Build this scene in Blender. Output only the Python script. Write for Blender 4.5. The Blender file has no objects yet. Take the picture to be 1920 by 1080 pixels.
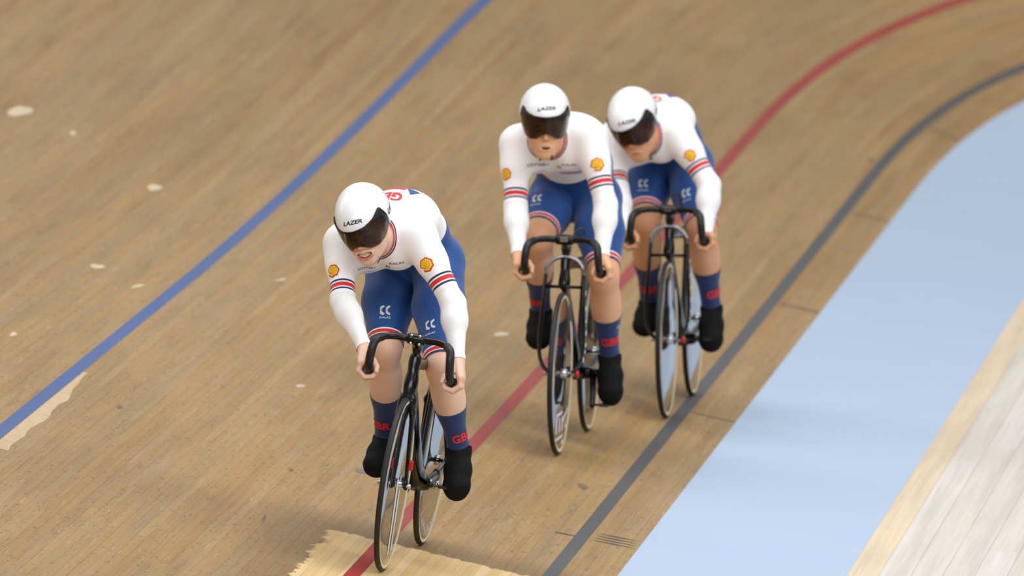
import bpy, bmesh, math, random
import numpy as np
from mathutils import Matrix, Vector

random.seed(7)
RNG = np.random.default_rng(7)
SC = bpy.context.scene
COL = SC.collection

# ------------------------------------------------------------------ camera
# Track and camera numbers come from fitting a velodrome surface (bank, transition
# curve, regulation line spacing) to the lines seen in the photograph.
F_PX = 27636.79
CAM_D, CAM_AZ, CAM_EL, CAM_ROLL = 58.5333, 5.44342, 5.6674, 0.97001
U0, V0 = 1200.0, 1024.3649


def cam_axes():
    az, el, ro = (math.radians(a) for a in (CAM_AZ, CAM_EL, CAM_ROLL))
    z = np.array([math.sin(az) * math.cos(el), -math.cos(az) * math.cos(el), math.sin(el)])
    x = np.cross([0, 0, 1.0], z)
    x /= np.linalg.norm(x)
    y = np.cross(z, x)
    return math.cos(ro) * x + math.sin(ro) * y, -math.sin(ro) * x + math.cos(ro) * y, z


CX, CY, CZ = cam_axes()
CPOS = CZ * CAM_D - CX * ((U0 - 960) / F_PX * CAM_D) + CY * ((V0 - 540) / F_PX * CAM_D)

cam_data = bpy.data.cameras.new('camera')
cam = bpy.data.objects.new('camera', cam_data)
COL.objects.link(cam)
SC.camera = cam
cam_data.sensor_width = 36.0
cam_data.lens = F_PX / 1920.0 * 36.0
cam_data.clip_start = 1.0
cam_data.clip_end = 300.0
cam.matrix_world = Matrix(((CX[0], CY[0], CZ[0], CPOS[0]), (CX[1], CY[1], CZ[1], CPOS[1]),
                           (CX[2], CY[2], CZ[2], CPOS[2]), (0, 0, 0, 1)))
cam_data.dof.use_dof = True
cam_data.dof.focus_distance = 55.9
cam_data.dof.aperture_fstop = 4.6

# ------------------------------------------------------------------ world and lights
SC.view_settings.view_transform = 'Standard'
SC.view_settings.look = 'None'
SC.view_settings.gamma = 1.0
SC.view_settings.use_curve_mapping = False
SC.view_settings.exposure = 0.13
world = bpy.data.worlds.new('hall_air')
SC.world = world
world.use_nodes = True
world.node_tree.nodes['Background'].inputs[0].default_value = (0.96, 0.975, 1.0, 1)
world.node_tree.nodes['Background'].inputs[1].default_value = 0.36


def area_light(name, loc, size, power, target, color=(1, 1, 1)):
    d = bpy.data.lights.new(name, 'AREA')
    d.shape = 'RECTANGLE'
    d.size, d.size_y = size
    d.energy = power
    d.color = color
    o = bpy.data.objects.new(name, d)
    COL.objects.link(o)
    o.location = loc
    o.rotation_euler = (Vector(target) - Vector(loc)).to_track_quat('-Z', 'Y').to_euler()
    return o


# rows of hall floodlights hung under the roof, over the infield and over the track
area_light('roof_floodlights', (5, -2, 15), (10, 30), 2500, (0, 0, 0), (1.0, 0.995, 0.99))
area_light('roof_floodlights', (-9, 4, 16), (6, 34), 1100, (0, 2, 0), (1.0, 0.995, 0.99))
area_light('roof_floodlights', (2, -26, 15), (22, 7), 3000, (0, 0, 0), (1.0, 0.995, 0.99))

area_light('roof_floodlights', (2, 27, 16), (26, 10), 2050, (0, 24, 0), (1.0, 0.995, 0.99))


# ------------------------------------------------------------------ small helpers
def tag(o, label=None, cat=None, group=None, kind=None):
    if label: o['label'] = label
    if cat: o['category'] = cat
    if group: o['group'] = group
    if kind: o['kind'] = kind
    return o


def mesh_obj(name, V, Fc, mat=None, parent=None, smooth=True, attrs=None, uv=None):
    me = bpy.data.meshes.new(name)
    V = np.asarray(V, dtype=np.float32)
    if isinstance(Fc, np.ndarray):
        n = Fc.shape[1]
        me.vertices.add(len(V)); me.vertices.foreach_set('co', V.ravel())
        me.loops.add(Fc.size); me.loops.foreach_set('vertex_index', Fc.ravel().astype(np.int32))
        me.polygons.add(len(Fc))
        me.polygons.foreach_set('loop_start', np.arange(0, Fc.size, n, dtype=np.int32))
        me.update(calc_edges=True)
    else:
        me.from_pydata(V.tolist(), [], Fc)
    if attrs:
        for k, a in attrs.items():
            a = np.asarray(a, dtype=np.float32)
            if a.ndim == 1:
                at = me.attributes.new(k, 'FLOAT', 'POINT'); at.data.foreach_set('value', a)
            else:
                at = me.attributes.new(k, 'FLOAT_COLOR', 'POINT')
                at.data.foreach_set('color', np.c_[a, np.ones(len(a))].astype(np.float32).ravel())
    if uv is not None:
        ul = me.uv_layers.new(name='UVMap')
        li = np.zeros(len(me.loops), dtype=np.int32); me.loops.foreach_get('vertex_index', li)
        ul.data.foreach_set('uv', np.asarray(uv, dtype=np.float32)[li].ravel())
    me.polygons.foreach_set('use_smooth', np.full(len(me.polygons), smooth))
    me.validate()
    o = bpy.data.objects.new(name, me)
    COL.objects.link(o)
    if mat:
        me.materials.append(mat)
    if parent:
        o.parent = parent
    return o


class NT:
    """tiny node-tree writer"""
    def __init__(self, name):
        self.m = bpy.data.materials.new(name)
        self.m.use_nodes = True
        self.t = self.m.node_tree
        self.b = self.t.nodes['Principled BSDF']

    def n(self, typ, ins=None, **kw):
        nd = self.t.nodes.new(typ)
        for k, v in kw.items():
            setattr(nd, k, v)
        for k, v in (ins or {}).items():
            self.set(nd, k, v)
        return nd

    def set(self, nd, k, v):
        if isinstance(v, tuple) and len(v) == 2 and hasattr(v[0], 'outputs'):
            self.t.links.new(v[0].outputs[v[1]], nd.inputs[k])
        elif hasattr(v, 'outputs'):
            self.t.links.new(v.outputs[0], nd.inputs[k])
        else:
            nd.inputs[k].default_value = v

    def math(self, op, a, b=0.0, c=None, clamp=False):
        nd = self.n('ShaderNodeMath', operation=op, use_clamp=clamp)
        self.set(nd, 0, a); self.set(nd, 1, b)
        if c is not None: self.set(nd, 2, c)
        return nd

    def mix(self, fac, a, b, blend='MIX'):
        nd = self.n('ShaderNodeMix', data_type='RGBA', blend_type=blend)
        self.set(nd, 0, fac); self.set(nd, 6, a); self.set(nd, 7, b)
        return (nd, 2)

    def ramp(self, fac, stops, interp='LINEAR'):
        nd = self.n('ShaderNodeValToRGB')
        cr = nd.color_ramp
        cr.interpolation = interp
        while len(cr.elements) < len(stops):
            cr.elements.new(0.5)
        for e, (p, c) in zip(cr.elements, stops):
            e.position = p
            e.color = c if len(c) == 4 else (*c, 1)
        self.set(nd, 0, fac)
        return nd

    def noise(self, vec, scale=1.0, detail=3.0, rough=0.55, dist=0.0):
        nd = self.n('ShaderNodeTexNoise')
        self.set(nd, 'Vector', vec)
        nd.inputs['Scale'].default_value = scale
        nd.inputs['Detail'].default_value = detail
        nd.inputs['Roughness'].default_value = rough
        nd.inputs['Distortion'].default_value = dist
        return nd

    def comb(self, x=0.0, y=0.0, z=0.0):
        nd = self.n('ShaderNodeCombineXYZ')
        self.set(nd, 0, x); self.set(nd, 1, y); self.set(nd, 2, z)
        return nd

    def sstep(self, v, lo, hi):
        nd = self.n('ShaderNodeMapRange', interpolation_type='SMOOTHSTEP')
        self.set(nd, 0, v); self.set(nd, 1, lo); self.set(nd, 2, hi)
        return nd

    def out(self, **kw):
        for k, v in kw.items():
            self.set(self.b, k.replace('_', ' '), v)
        return self.m


def lin(r, g, b):
    f = lambda c: ((c / 255 + 0.055) / 1.055) ** 2.4 if c > 10 else c / 255 / 12.92
    return (f(r), f(g), f(b), 1.0)


def plain(name, rgb, rough=0.5, metal=0.0, spec=0.5, coat=0.0, grain=0.06, scale=60.0, bump=0.0):
    m = NT(name)
    tc = m.n('ShaderNodeTexCoord')
    nz = m.noise((tc, 3), scale, 3.0)
    c = lin(*rgb)
    k1 = tuple(min(1, x * (1 - grain)) for x in c[:3]) + (1,)
    k2 = tuple(min(1, x * (1 + grain)) for x in c[:3]) + (1,)
    col = m.mix(nz, k1, k2)
    m.out(Base_Color=col, Roughness=rough, Metallic=metal)
    m.b.inputs['Specular IOR Level'].default_value = spec
    m.b.inputs['Coat Weight'].default_value = coat
    if bump:
        bp = m.n('ShaderNodeBump', {'Strength': bump, 'Distance': 0.001, 'Height': nz})
        m.out(Normal=bp)
    return m.m
# ------------------------------------------------------------------ track surface
TS0, TC, TKMAX = 14.63531, 0.00485, 0.045
B0, B1, SB, LB = 12.0, 41.85447, 4.52216, 42.07482
AZ_W, AZ_F = -0.84579, 0.35
BLUE_W = 2.47226
GS = np.arange(-14, 62, 0.1)


def _integrate():
    k = np.clip(TC * (GS - TS0), 0, TKMAX)
    th = np.concatenate([[0], np.cumsum((k[1:] + k[:-1]) / 2 * 0.1)])
    i0 = int(np.argmin(abs(GS)))
    th -= th[i0]
    dx, dy = np.sin(th), np.cos(th)
    x = np.concatenate([[0], np.cumsum((dx[1:] + dx[:-1]) / 2 * 0.1)])
    y = np.concatenate([[0], np.cumsum((dy[1:] + dy[:-1]) / 2 * 0.1)])
    t = np.clip((GS - SB) / LB, 0, 1)
    be = np.radians(B0 + (B1 - B0) * t * t * (3 - 2 * t))
    return x - x[i0], y - y[i0], th, be


GX, GY, GTH, GBE = _integrate()


def surf(s, w, h=0.0):
    """world point of track coordinate s (along), w (up the bank from the inner edge), h above it"""
    s = np.asarray(s, float); w = np.asarray(w, float)
    ex, ey, th, be = (np.interp(s, GS, a) for a in (GX, GY, GTH, GBE))
    ox, oy = -np.cos(th), np.sin(th)
    inside = w < 0
    b = np.where(inside, be * AZ_F * 0 + np.radians(B0) * AZ_F, be)
    b2 = np.where(inside & (w < AZ_W), 0.0, b)
    wa = np.where(inside, np.maximum(w, AZ_W), w)
    wi = np.where(inside, np.minimum(w - AZ_W, 0), 0)
    rx = wa * np.cos(b) + wi
    rz = wa * np.sin(b)
    nx, nz = -np.sin(b2), np.cos(b2)
    return np.stack([ex + (rx + h * nx) * ox, ey + (rx + h * nx) * oy, rz + h * nz], -1)


def project(p):
    q = np.asarray(p, float) - CPOS
    d = -(q @ CZ)
    return np.stack([960 + F_PX * (q @ CX) / d, 540 - F_PX * (q @ CY) / d], -1)


def pix_sw(u, v, w0=0.5, s0=2.0):
    a = np.array([s0, w0])
    for _ in range(40):
        p = project(surf(a[0], a[1]))
        J = np.stack([(project(surf(a[0] + .01, a[1])) - p) / .01, (project(surf(a[0], a[1] + .01)) - p) / .01], 1)
        a = a - np.clip(np.linalg.solve(J, p - np.array([u, v])), -3, 3)
    return a


def wood_material(name, stops, grainy=1.0, worn=True, gloss=0.62, patch=False):
    m = NT(name)
    uv = m.n('ShaderNodeUVMap')
    sp = m.n('ShaderNodeSeparateXYZ', {0: uv})
    s, w = (sp, 0), (sp, 1)
    rn = (m.n('ShaderNodeAttribute', attribute_name='rnd'), 2)
    off = m.math('MULTIPLY', rn, 53.0)
    base = m.ramp(rn, stops)
    # fine lengthwise streaks, different in every plank
    st = m.noise(m.comb(m.math('MULTIPLY', s, 0.9), m.math('MULTIPLY', w, 130.0), off), 1.0, 4.0, 0.6)
    col = m.mix(1.0, base, m.ramp(st, [(0.25, (0.84,) * 3), (0.5, (1.0,) * 3), (0.8, (1.10,) * 3)]), 'MULTIPLY')
    # flame figure
    wob = m.noise(m.comb(m.math('MULTIPLY', s, 1.3), m.math('MULTIPLY', w, 18.0), off), 1.0, 3.0)
    ph = m.math('ADD', m.math('MULTIPLY', w, 120.0), m.math('MULTIPLY', wob, 60.0))
    fl = m.math('ABSOLUTE', m.math('SINE', ph))
    area = m.sstep(m.noise(m.comb(m.math('MULTIPLY', s, 0.8), m.math('MULTIPLY', w, 6.0), off), 1.0, 2.0), 0.54, 0.70)
    fac = m.math('MULTIPLY', m.math('POWER', fl, 6.0), m.math('MULTIPLY', area, 0.7 * grainy))
    col = m.mix(fac, col, lin(112, 86, 56) if worn else lin(176, 158, 136))
    tone = m.noise(m.comb(m.math('MULTIPLY', s, 0.4), m.math('MULTIPLY', w, 11.0), 17.0), 1.0, 3.0, 0.6)
    col = m.mix(1.0, col, m.ramp(tone, [(0.3, (0.88, 0.87, 0.85)), (0.5, (1, 1, 1)), (0.72, (1.10, 1.09, 1.07))]), 'MULTIPLY')
    # broad tone drift along the boards
    br = m.noise(m.comb(m.math('MULTIPLY', s, 0.28), m.math('MULTIPLY', w, 1.1), 3.0), 1.0, 3.0)
    col = m.mix(1.0, col, m.ramp(br, [(0.28, (0.86, 0.85, 0.84)), (0.5, (1, 1, 1)), (0.75, (1.07, 1.05, 1.02))]), 'MULTIPLY')
    if worn:
        # grey scuffs
        g = m.sstep(m.noise(m.comb(m.math('MULTIPLY', s, 1.3), m.math('MULTIPLY', w, 5.0), 11.0), 1.0, 4.0, 0.65), 0.58, 0.78)
        col = m.mix(m.math('MULTIPLY', g, 0.35), col, lin(150, 138, 122))
        # dark specks and splinters, pale nicks
        for k, (fs, fw, z, lo, hi, amt, c) in enumerate(((24.0, 36.0, 5.0, .625, .68, .6, lin(84, 64, 42)), (8.0, 75.0, 9.0, .62, .69, .42, lin(100, 78, 52)),
                                                         (11.0, 18.0, 31.0, .63, .72, .42, lin(104, 92, 76)), (4.0, 70.0, 25.0, .64, .72, .32, lin(196, 174, 138)),
                                                         (30.0, 40.0, 41.0, .71, .75, .55, lin(206, 188, 156)))):
            a = m.noise(m.comb(m.math('MULTIPLY', s, fs), m.math('MULTIPLY', w, fw), z), 1.0, 2.0, 0.65)
            col = m.mix(m.math('MULTIPLY', m.sstep(a, lo, hi), amt), col, c)
    if patch:
        # resurfaced, paler stretch of boards at the near end with a ragged outline, darker grime round it
        jag = m.math('MULTIPLY', m.math('SUBTRACT', m.noise(m.comb(m.math('MULTIPLY', s, 0.5), m.math('MULTIPLY', w, 26.0), 2.0), 1.0, 2.0), 0.5), 0.22)
        jag2 = m.math('MULTIPLY', m.math('SUBTRACT', m.noise(m.comb(m.math('MULTIPLY', s, 7.0), m.math('MULTIPLY', w, 9.0), 7.0), 1.0, 5.0, 0.7), 0.5), 0.2)
        e1 = m.math('SUBTRACT', PATCH_S, m.math('ADD', s, m.math('MULTIPLY', jag, 0.7)))
        e2 = m.math('SUBTRACT', PATCH_W, m.math('ADD', w, jag2))
        e3 = m.math('MULTIPLY', m.math('SUBTRACT', w, m.math('ADD', 0.26, jag2)), 1.5)
        inn = m.math('MINIMUM', m.math('MINIMUM', m.math('MULTIPLY', e1, 0.5), e2), e3)
        grime = m.math('MULTIPLY', m.sstep(inn, -0.30, -0.02), 0.45)
        col = m.mix(grime, col, lin(96, 74, 52))
        col = m.mix(m.sstep(inn, -0.004, 0.012), col, m.mix(1.0, m.ramp(rn, [(0, lin(198, 166, 110)), (1, lin(214, 186, 138))]),
                    m.ramp(st, [(0.25, (0.85,) * 3), (0.5, (1.0,) * 3), (0.8, (1.1,) * 3)]), 'MULTIPLY'))
    bp = m.n('ShaderNodeBump', {'Strength': 0.25, 'Distance': 0.0008, 'Height': st})
    m.out(Base_Color=col, Roughness=gloss, Normal=bp)
    m.b.inputs['Specular IOR Level'].default_value = 0.12
    return m.m


PATCH_S = pix_sw(690, 1008)[0]
PATCH_W = pix_sw(575, 1040)[1]

M_TRACK = wood_material('track_pine', [(0.0, lin(152, 119, 74)), (0.25, lin(153, 126, 84)), (0.5, lin(150, 125, 89)),
                                       (0.75, lin(156, 124, 79)), (1.0, lin(157, 131, 90))], patch=True)
M_INFIELD = wood_material('infield_plywood', [(0.0, lin(198, 192, 182)), (0.5, lin(203, 199, 193)), (1.0, lin(200, 194, 186))],
                          grainy=0.22, worn=False, gloss=0.5)
M_EDGEBOARD = wood_material('infield_edge_board', [(0.0, lin(208, 189, 160)), (1.0, lin(210, 192, 166))], grainy=0.1, worn=False, gloss=0.5)
M_GAP = plain('dark_joint_timber', (124, 99, 68), 0.9)

floor = bpy.data.objects.new('floor', None)
COL.objects.link(floor)
tag(floor, 'banked timber cycling track of narrow pine strips, with painted lines', 'track', kind='structure')


def strip(s0, s1, w0, w1, step, top=0.0, thick=0.004):
    n = max(2, int(math.ceil((s1 - s0) / step)) + 1)
    ss = np.linspace(s0, s1, n)
    rows = [surf(ss, np.full(n, w0), top - thick), surf(ss, np.full(n, w0), top),
            surf(ss, np.full(n, w1), top), surf(ss, np.full(n, w1), top - thick)]
    V = np.stack(rows, 1).reshape(-1, 3)
    UV = np.stack([np.stack([ss, np.full(n, w)], -1) for w in (w0, w0, w1, w1)], 1).reshape(-1, 2)
    Fc = []
    for i in range(n - 1):
        a, b = 4 * i, 4 * (i + 1)
        for j in range(3):
            Fc.append((a + j, a + j + 1, b + j + 1, b + j))
    Fc.append((0, 1, 2, 3)); e = 4 * (n - 1); Fc.append((e + 3, e + 2, e + 1, e))
    return V, Fc, UV


def lay_boards(name, w_lo, w_hi, width, s_lo, s_hi, mean_len, mat, parent, step, near, gap=0.0005, stuff='boards', mats=None):
    """planks as separate objects where the picture shows them largest, the rest as one mesh"""
    items = []
    nrow = int(round((w_hi - w_lo) / width))
    for i in range(nrow):
        a = w_lo + i * width
        s = s_lo - random.random() * mean_len
        while s < s_hi:
            L = mean_len * random.uniform(0.75, 1.25)
            c0, c1 = max(s, s_lo), min(s + L, s_hi)
            if c1 - c0 > 0.15:
                mid = project(surf((c0 + c1) / 2, a + width / 2))
                d = project(surf(c0, a + width / 2))
                seen = -60 < mid[0] < 1980 and -60 < mid[1] < 1140 or (-20 < d[0] < 1940 and -20 < d[1] < 1100)
                size = 0
                if seen:
                    e = project(surf(c1, a + width / 2))
                    size = F_PX / np.linalg.norm(surf(c0, a) - CPOS) * abs(np.hypot(*(e - d)))
                items.append((size, c0, c1, a, i))
            s += L
    items.sort(key=lambda t: -t[0])
    VV, FF, UU, RR = [], [], [], []
    base = 0
    for k, (size, c0, c1, a, i) in enumerate(items):
        r = random.random()
        V, Fc, UV = strip(c0 + gap, c1 - gap, a + gap / 2, a + width - gap / 2, step, top=random.uniform(-0.0002, 0.0002))
        mt = mats[i] if mats and i in mats else mat
        if (k < near and size > 0) or (mats and i in mats):
            mesh_obj(name, V, Fc, mt, parent, smooth=False, attrs={'rnd': np.full(len(V), r)}, uv=UV)
        else:
            VV.append(V); UU.append(UV); RR.append(np.full(len(V), r))
            FF += [tuple(j + base for j in f) for f in Fc]
            base += len(V)
    if VV:
        o = mesh_obj(stuff, np.concatenate(VV), FF, mat, parent, smooth=False, attrs={'rnd': np.concatenate(RR)}, uv=np.concatenate(UU))
        tag(o, kind='stuff')


def sheet(name, w0, w1, mat, parent, top=0.0, s0=-12.0, s1=58.0, step=0.5, nw=2, thick=0.0):
    ss = np.arange(s0, s1 + 1e-6, step)
    ww = np.linspace(w0, w1, nw)
    Sg, Wg = np.meshgrid(ss, ww, indexing='ij')
    V = surf(Sg.ravel(), Wg.ravel(), top)
    n = len(ss)
    Fc = [(i * nw + j, i * nw + j + 1, (i + 1) * nw + j + 1, (i + 1) * nw + j) for i in range(n - 1) for j in range(nw - 1)]
    return mesh_obj(name, V, Fc, mat, parent, smooth=True, uv=np.stack([Sg.ravel(), Wg.ravel()], -1), attrs={'rnd': np.full(len(V), .5)})


sheet('joint_bed', 0.0, 7.2, M_GAP, floor, top=-0.0022, nw=40, step=0.3)
lay_boards('plank', 0.0, 7.2, 0.04, -12, 58, 5.0, M_TRACK, floor, 0.3, 300, stuff='planks')


def paint(name, rgb, worn=0.25, rough=0.6, wear=(150, 120, 90)):
    m = NT(name)
    uv = m.n('ShaderNodeUVMap')
    sp = m.n('ShaderNodeSeparateXYZ', {0: uv})
    a = m.noise(m.comb(m.math('MULTIPLY', (sp, 0), 1.6), m.math('MULTIPLY', (sp, 1), 60.0), 0.0), 1.0, 4.0, 0.65)
    f = m.math('MULTIPLY', m.sstep(a, 0.5, 0.8), worn)
    b = m.noise(m.comb(m.math('MULTIPLY', (sp, 0), 0.7), m.math('MULTIPLY', (sp, 1), 3.0), 4.0), 1.0, 3.0)
    c = lin(*rgb)
    col = m.mix(b, tuple(x * .9 for x in c[:3]) + (1,), tuple(min(1, x * 1.1) for x in c[:3]) + (1,))
    col = m.mix(f, col, lin(*wear))
    m.out(Base_Color=col, Roughness=rough)
    m.b.inputs['Specular IOR Level'].default_value = 0.2
    return m.m


M_BLUE = paint('stayer_blue_paint', (62, 88, 138), 0.15)
M_RED = paint('sprinter_red_paint', (146, 50, 46), 0.2)
M_RED2 = paint('fresh_red_paint', (160, 22, 18), 0.05)
M_BLACK = paint('measurement_black_paint', (72, 74, 76), 0.12)
tag(sheet('painted_line', BLUE_W - .028, BLUE_W + .028, M_BLUE, floor, top=0.0009, step=0.3), 'blue stayers line painted along the boards')
tag(sheet('painted_line', .847, .903, M_RED, floor, top=0.0009, s0=PATCH_S, step=0.3), 'red sprinters line painted along the boards')
tag(sheet('painted_line', .847, .903, M_RED2, floor, top=0.0009, s1=PATCH_S, s0=PATCH_S - 9, step=0.3), 'brighter red stretch of the sprinters line')
tag(sheet('painted_line', .198, .253, M_BLACK, floor, top=0.0009, step=0.3), 'black measurement line nearest the blue band')

M_PENCIL = plain('dark_marking_ink', (78, 66, 54), 0.7)
M_SCUFF = plain('pale_scuff', (198, 178, 148), 0.7, grain=0.2, scale=30)
M_STAIN = plain('dark_scuff', (112, 90, 64), 0.8, grain=0.2, scale=30)


def mark(name, px, mat, width_px=None, top=0.0012):
    """small flat mark: polygon through photograph pixels, laid on the boards"""
    sw = np.array([pix_sw(*p) for p in px])
    V = surf(sw[:, 0], sw[:, 1], top)
    return mesh_obj(name, V, [tuple(range(len(px)))], mat, floor, smooth=False, uv=sw)


def stroke(a, b, wpx, mat, name='seam_mark'):
    a, b = np.array(a, float), np.array(b, float)
    n = np.array([0, 1.0]) * wpx / 2
    m1 = (a + b) / 2
    mark(name, [a, m1 - n * 1.15, b, m1 + n * 1.15] if name == 'pencil_stroke' else [a - n, b - n, b + n, a + n], mat)


for k in range(4):     # hand-drawn ticks between black line and blue band
    stroke((1117 - k * 4.6, 999.5 + k * 3.9), (1201 - k * 2.6, 1016 + k * 4.4), 1.9, M_PENCIL, 'pencil_stroke')
stroke((1040.5, 997.5), (1079.5, 1005.5), 2.0, M_PENCIL)
for a, b, wd in (((1296, 773), (1378, 791.5), 2.2), ((1464, 570), (1535, 586), 4), ((1598, 400), (1664, 414), 3.5), ((1742, 240), (1798, 263), 4)):
    stroke(a, b, wd, M_STAIN)
stroke((667, 881), (700, 888), 7.5, plain('grey_tape', (105, 100, 98), 0.7), 'tape_tick')
blob = lambda u, v, du, dv, sk: [(u + du * math.cos(t) + sk * math.sin(t), v + dv * math.sin(t) * (1 + .2 * math.cos(3 * t))) for t in np.linspace(0, 2 * math.pi, 14)[:-1]]
for u, v, du, dv, sk in ((38, 209, 24, 9, -6), (137, 250, 6, 4, 0), (290, 352, 14, 6, 0), (183, 500, 14, 4, 3), (258, 537, 9, 3.5, -9), (527, 525, 7, 3, -9),
                         (940, 627, 14, 3.5, -4), (25, 627, 6, 4, -3), (563, 724, 9, 2.5, 0)):
    mark('scuff_mark', blob(u, v, du, dv, sk), M_SCUFF)
for u, v, du, dv, sk in ((1633, 300, 6, 5, -2), (1092, 912, 8, 6, 6), (225, 763, 6, 4, 0), (495, 972, 3, 7, -3), (546, 881, 4, 3, 0)):
    mark('scuff_mark', blob(u, v, du, dv, sk), M_STAIN)
# bare scraped strip beside the blue line at the near end
ss = np.linspace(pix_sw(0, 842, 2.3)[0], pix_sw(175, 702, 2.3)[0], 40)
lo = BLUE_W - .045 - .03 * np.clip((ss[-1] - ss), 0, 1) - .03 * np.convolve(RNG.random(42), [.3, .4, .3], 'valid') * np.clip((ss[-1] - ss), 0.2, 1)
hi = np.full(40, BLUE_W - .032)
V = np.concatenate([surf(ss, lo, .0011), surf(ss, hi, .0011)])
mesh_obj('scuff_mark', V, [(i, i + 1, 41 + i, 40 + i) for i in range(39)], plain('scraped_wood', (186, 160, 126), 0.7, grain=0.3, scale=25), floor, smooth=False)

M_AZURE = NT('azure_band_paint')
tcn = M_AZURE.n('ShaderNodeTexCoord')
nz = M_AZURE.noise((tcn, 3), 1.3, 3.0)
nz2 = M_AZURE.noise((tcn, 3), 30.0, 3.0)
colz = M_AZURE.mix(nz, lin(160, 180, 203), lin(168, 186, 208))
colz = M_AZURE.mix(M_AZURE.math('MULTIPLY', nz2, 0.12), colz, lin(180, 196, 216))
M_AZURE.out(Base_Color=colz, Roughness=0.7)
M_AZURE.b.inputs['Specular IOR Level'].default_value = 0.15
M_AZURE = M_AZURE.m
band = sheet('trim_1', AZ_W, 0.0, M_AZURE, None, top=0.0, step=0.4, nw=4)
tag(band, 'pale blue painted band along the inner edge of the track', 'track', kind='structure')
infield = bpy.data.objects.new('floor_infield', None)
COL.objects.link(infield)
tag(infield, 'pale whitish plywood infield beside the light blue band', 'floor', kind='structure')
sheet('joint_bed', AZ_W - 6.2, AZ_W - .0, plain('pale_joint_timber', (176, 164, 146), 0.9), infield, top=-0.0035, nw=4)
lay_boards('plank', AZ_W - 6.125, AZ_W, 0.125, -12, 58, 6.0, M_INFIELD, infield, 0.4, 60, gap=0.0014, stuff='planks', mats={48: M_EDGEBOARD})
# ------------------------------------------------------------------ implicit-surface modelling
A3 = lambda *p: np.array(p, dtype=np.float64)
unit = lambda v: np.asarray(v, float) / (np.linalg.norm(v) + 1e-12)


class Cap:
    """tapered capsule a-b, optionally widened along `side` by factor asp"""
    def __init__(self, a, b, ra, rb, side=None, asp=1.0):
        self.a, self.b, self.ra, self.rb = np.asarray(a, float), np.asarray(b, float), ra, rb
        self.side = None if side is None else unit(side)
        self.asp = asp
        r = max(ra, rb) * max(1, asp)
        self.lo = np.minimum(self.a, self.b) - r
        self.hi = np.maximum(self.a, self.b) + r

    def d(self, p):
        pa = p - self.a.astype(np.float32)
        ba = (self.b - self.a)
        if self.side is not None:
            sd = self.side.astype(np.float32)
            l = pa @ sd
            pa = pa - (l * np.float32(1 - 1 / self.asp))[..., None] * sd
            ba = ba - (ba @ self.side) * (1 - 1 / self.asp) * self.side
        ba = ba.astype(np.float32)
        h = np.clip(pa @ ba / np.float32(ba @ ba + 1e-12), 0, 1)
        q = pa - h[..., None] * ba
        return np.sqrt(np.einsum('...i,...i', q, q)) - (self.ra + (self.rb - self.ra) * h).astype(np.float32)


class Ell:
    """ellipsoid with axes given by the rows of R"""
    def __init__(self, c, r, R=None):
        self.c, self.r = np.asarray(c, float), np.asarray(r, float)
        self.R = np.eye(3) if R is None else np.asarray(R, float)
        m = self.r.max()
        self.lo, self.hi = self.c - m, self.c + m

    def d(self, p):
        q = (p - self.c.astype(np.float32)) @ self.R.T.astype(np.float32)
        u = q / self.r.astype(np.float32)
        k0 = np.sqrt(np.einsum('...i,...i', u, u)) + 1e-9
        v = u / self.r.astype(np.float32)
        k1 = np.sqrt(np.einsum('...i,...i', v, v)) + 1e-9
        return k0 * (k0 - 1) / k1


def smin(a, b, k):
    if k <= 0:
        return np.minimum(a, b)
    h = np.maximum(k - np.abs(a - b), 0) / k
    return np.minimum(a, b) - h * h * (k * 0.25)


class Group:
    """list of (primitive, k, sign): sign +1 smooth union, -1 smooth carve"""
    def __init__(self, items, k=0.0):
        self.items = items      # (prim, k, sign)
        self.k = k              # how the group joins the groups before it
        pos = [i for i in items if i[2] > 0]
        self.lo = np.min([i[0].lo for i in pos], 0) - 0.06
        self.hi = np.max([i[0].hi for i in pos], 0) + 0.06

    def d(self, p):
        r = None
        for pr, k, s in self.items:
            v = pr.d(p)
            if r is None:
                r = v
            elif s > 0:
                r = smin(r, v, k)
            else:
                r = -smin(-r, v, k)
        return r


def field_points(groups, p):
    p = np.asarray(p, np.float32)
    out = np.full(len(p), 1e3, np.float32)
    for g in groups:
        m = ((p > g.lo) & (p < g.hi)).all(1)
        if m.any():
            out[m] = smin(out[m], g.d(p[m]), g.k)
    return out


def field_normal(groups, p, e=0.0015):
    n = np.zeros((len(p), 3), np.float32)
    for s in ((1, -1, -1), (-1, -1, 1), (-1, 1, -1), (1, 1, 1)):
        s = np.array(s, np.float32)
        n += s * field_points(groups, p + s * e)[:, None]
    return n / (np.linalg.norm(n, axis=1, keepdims=True) + 1e-9)


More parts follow.
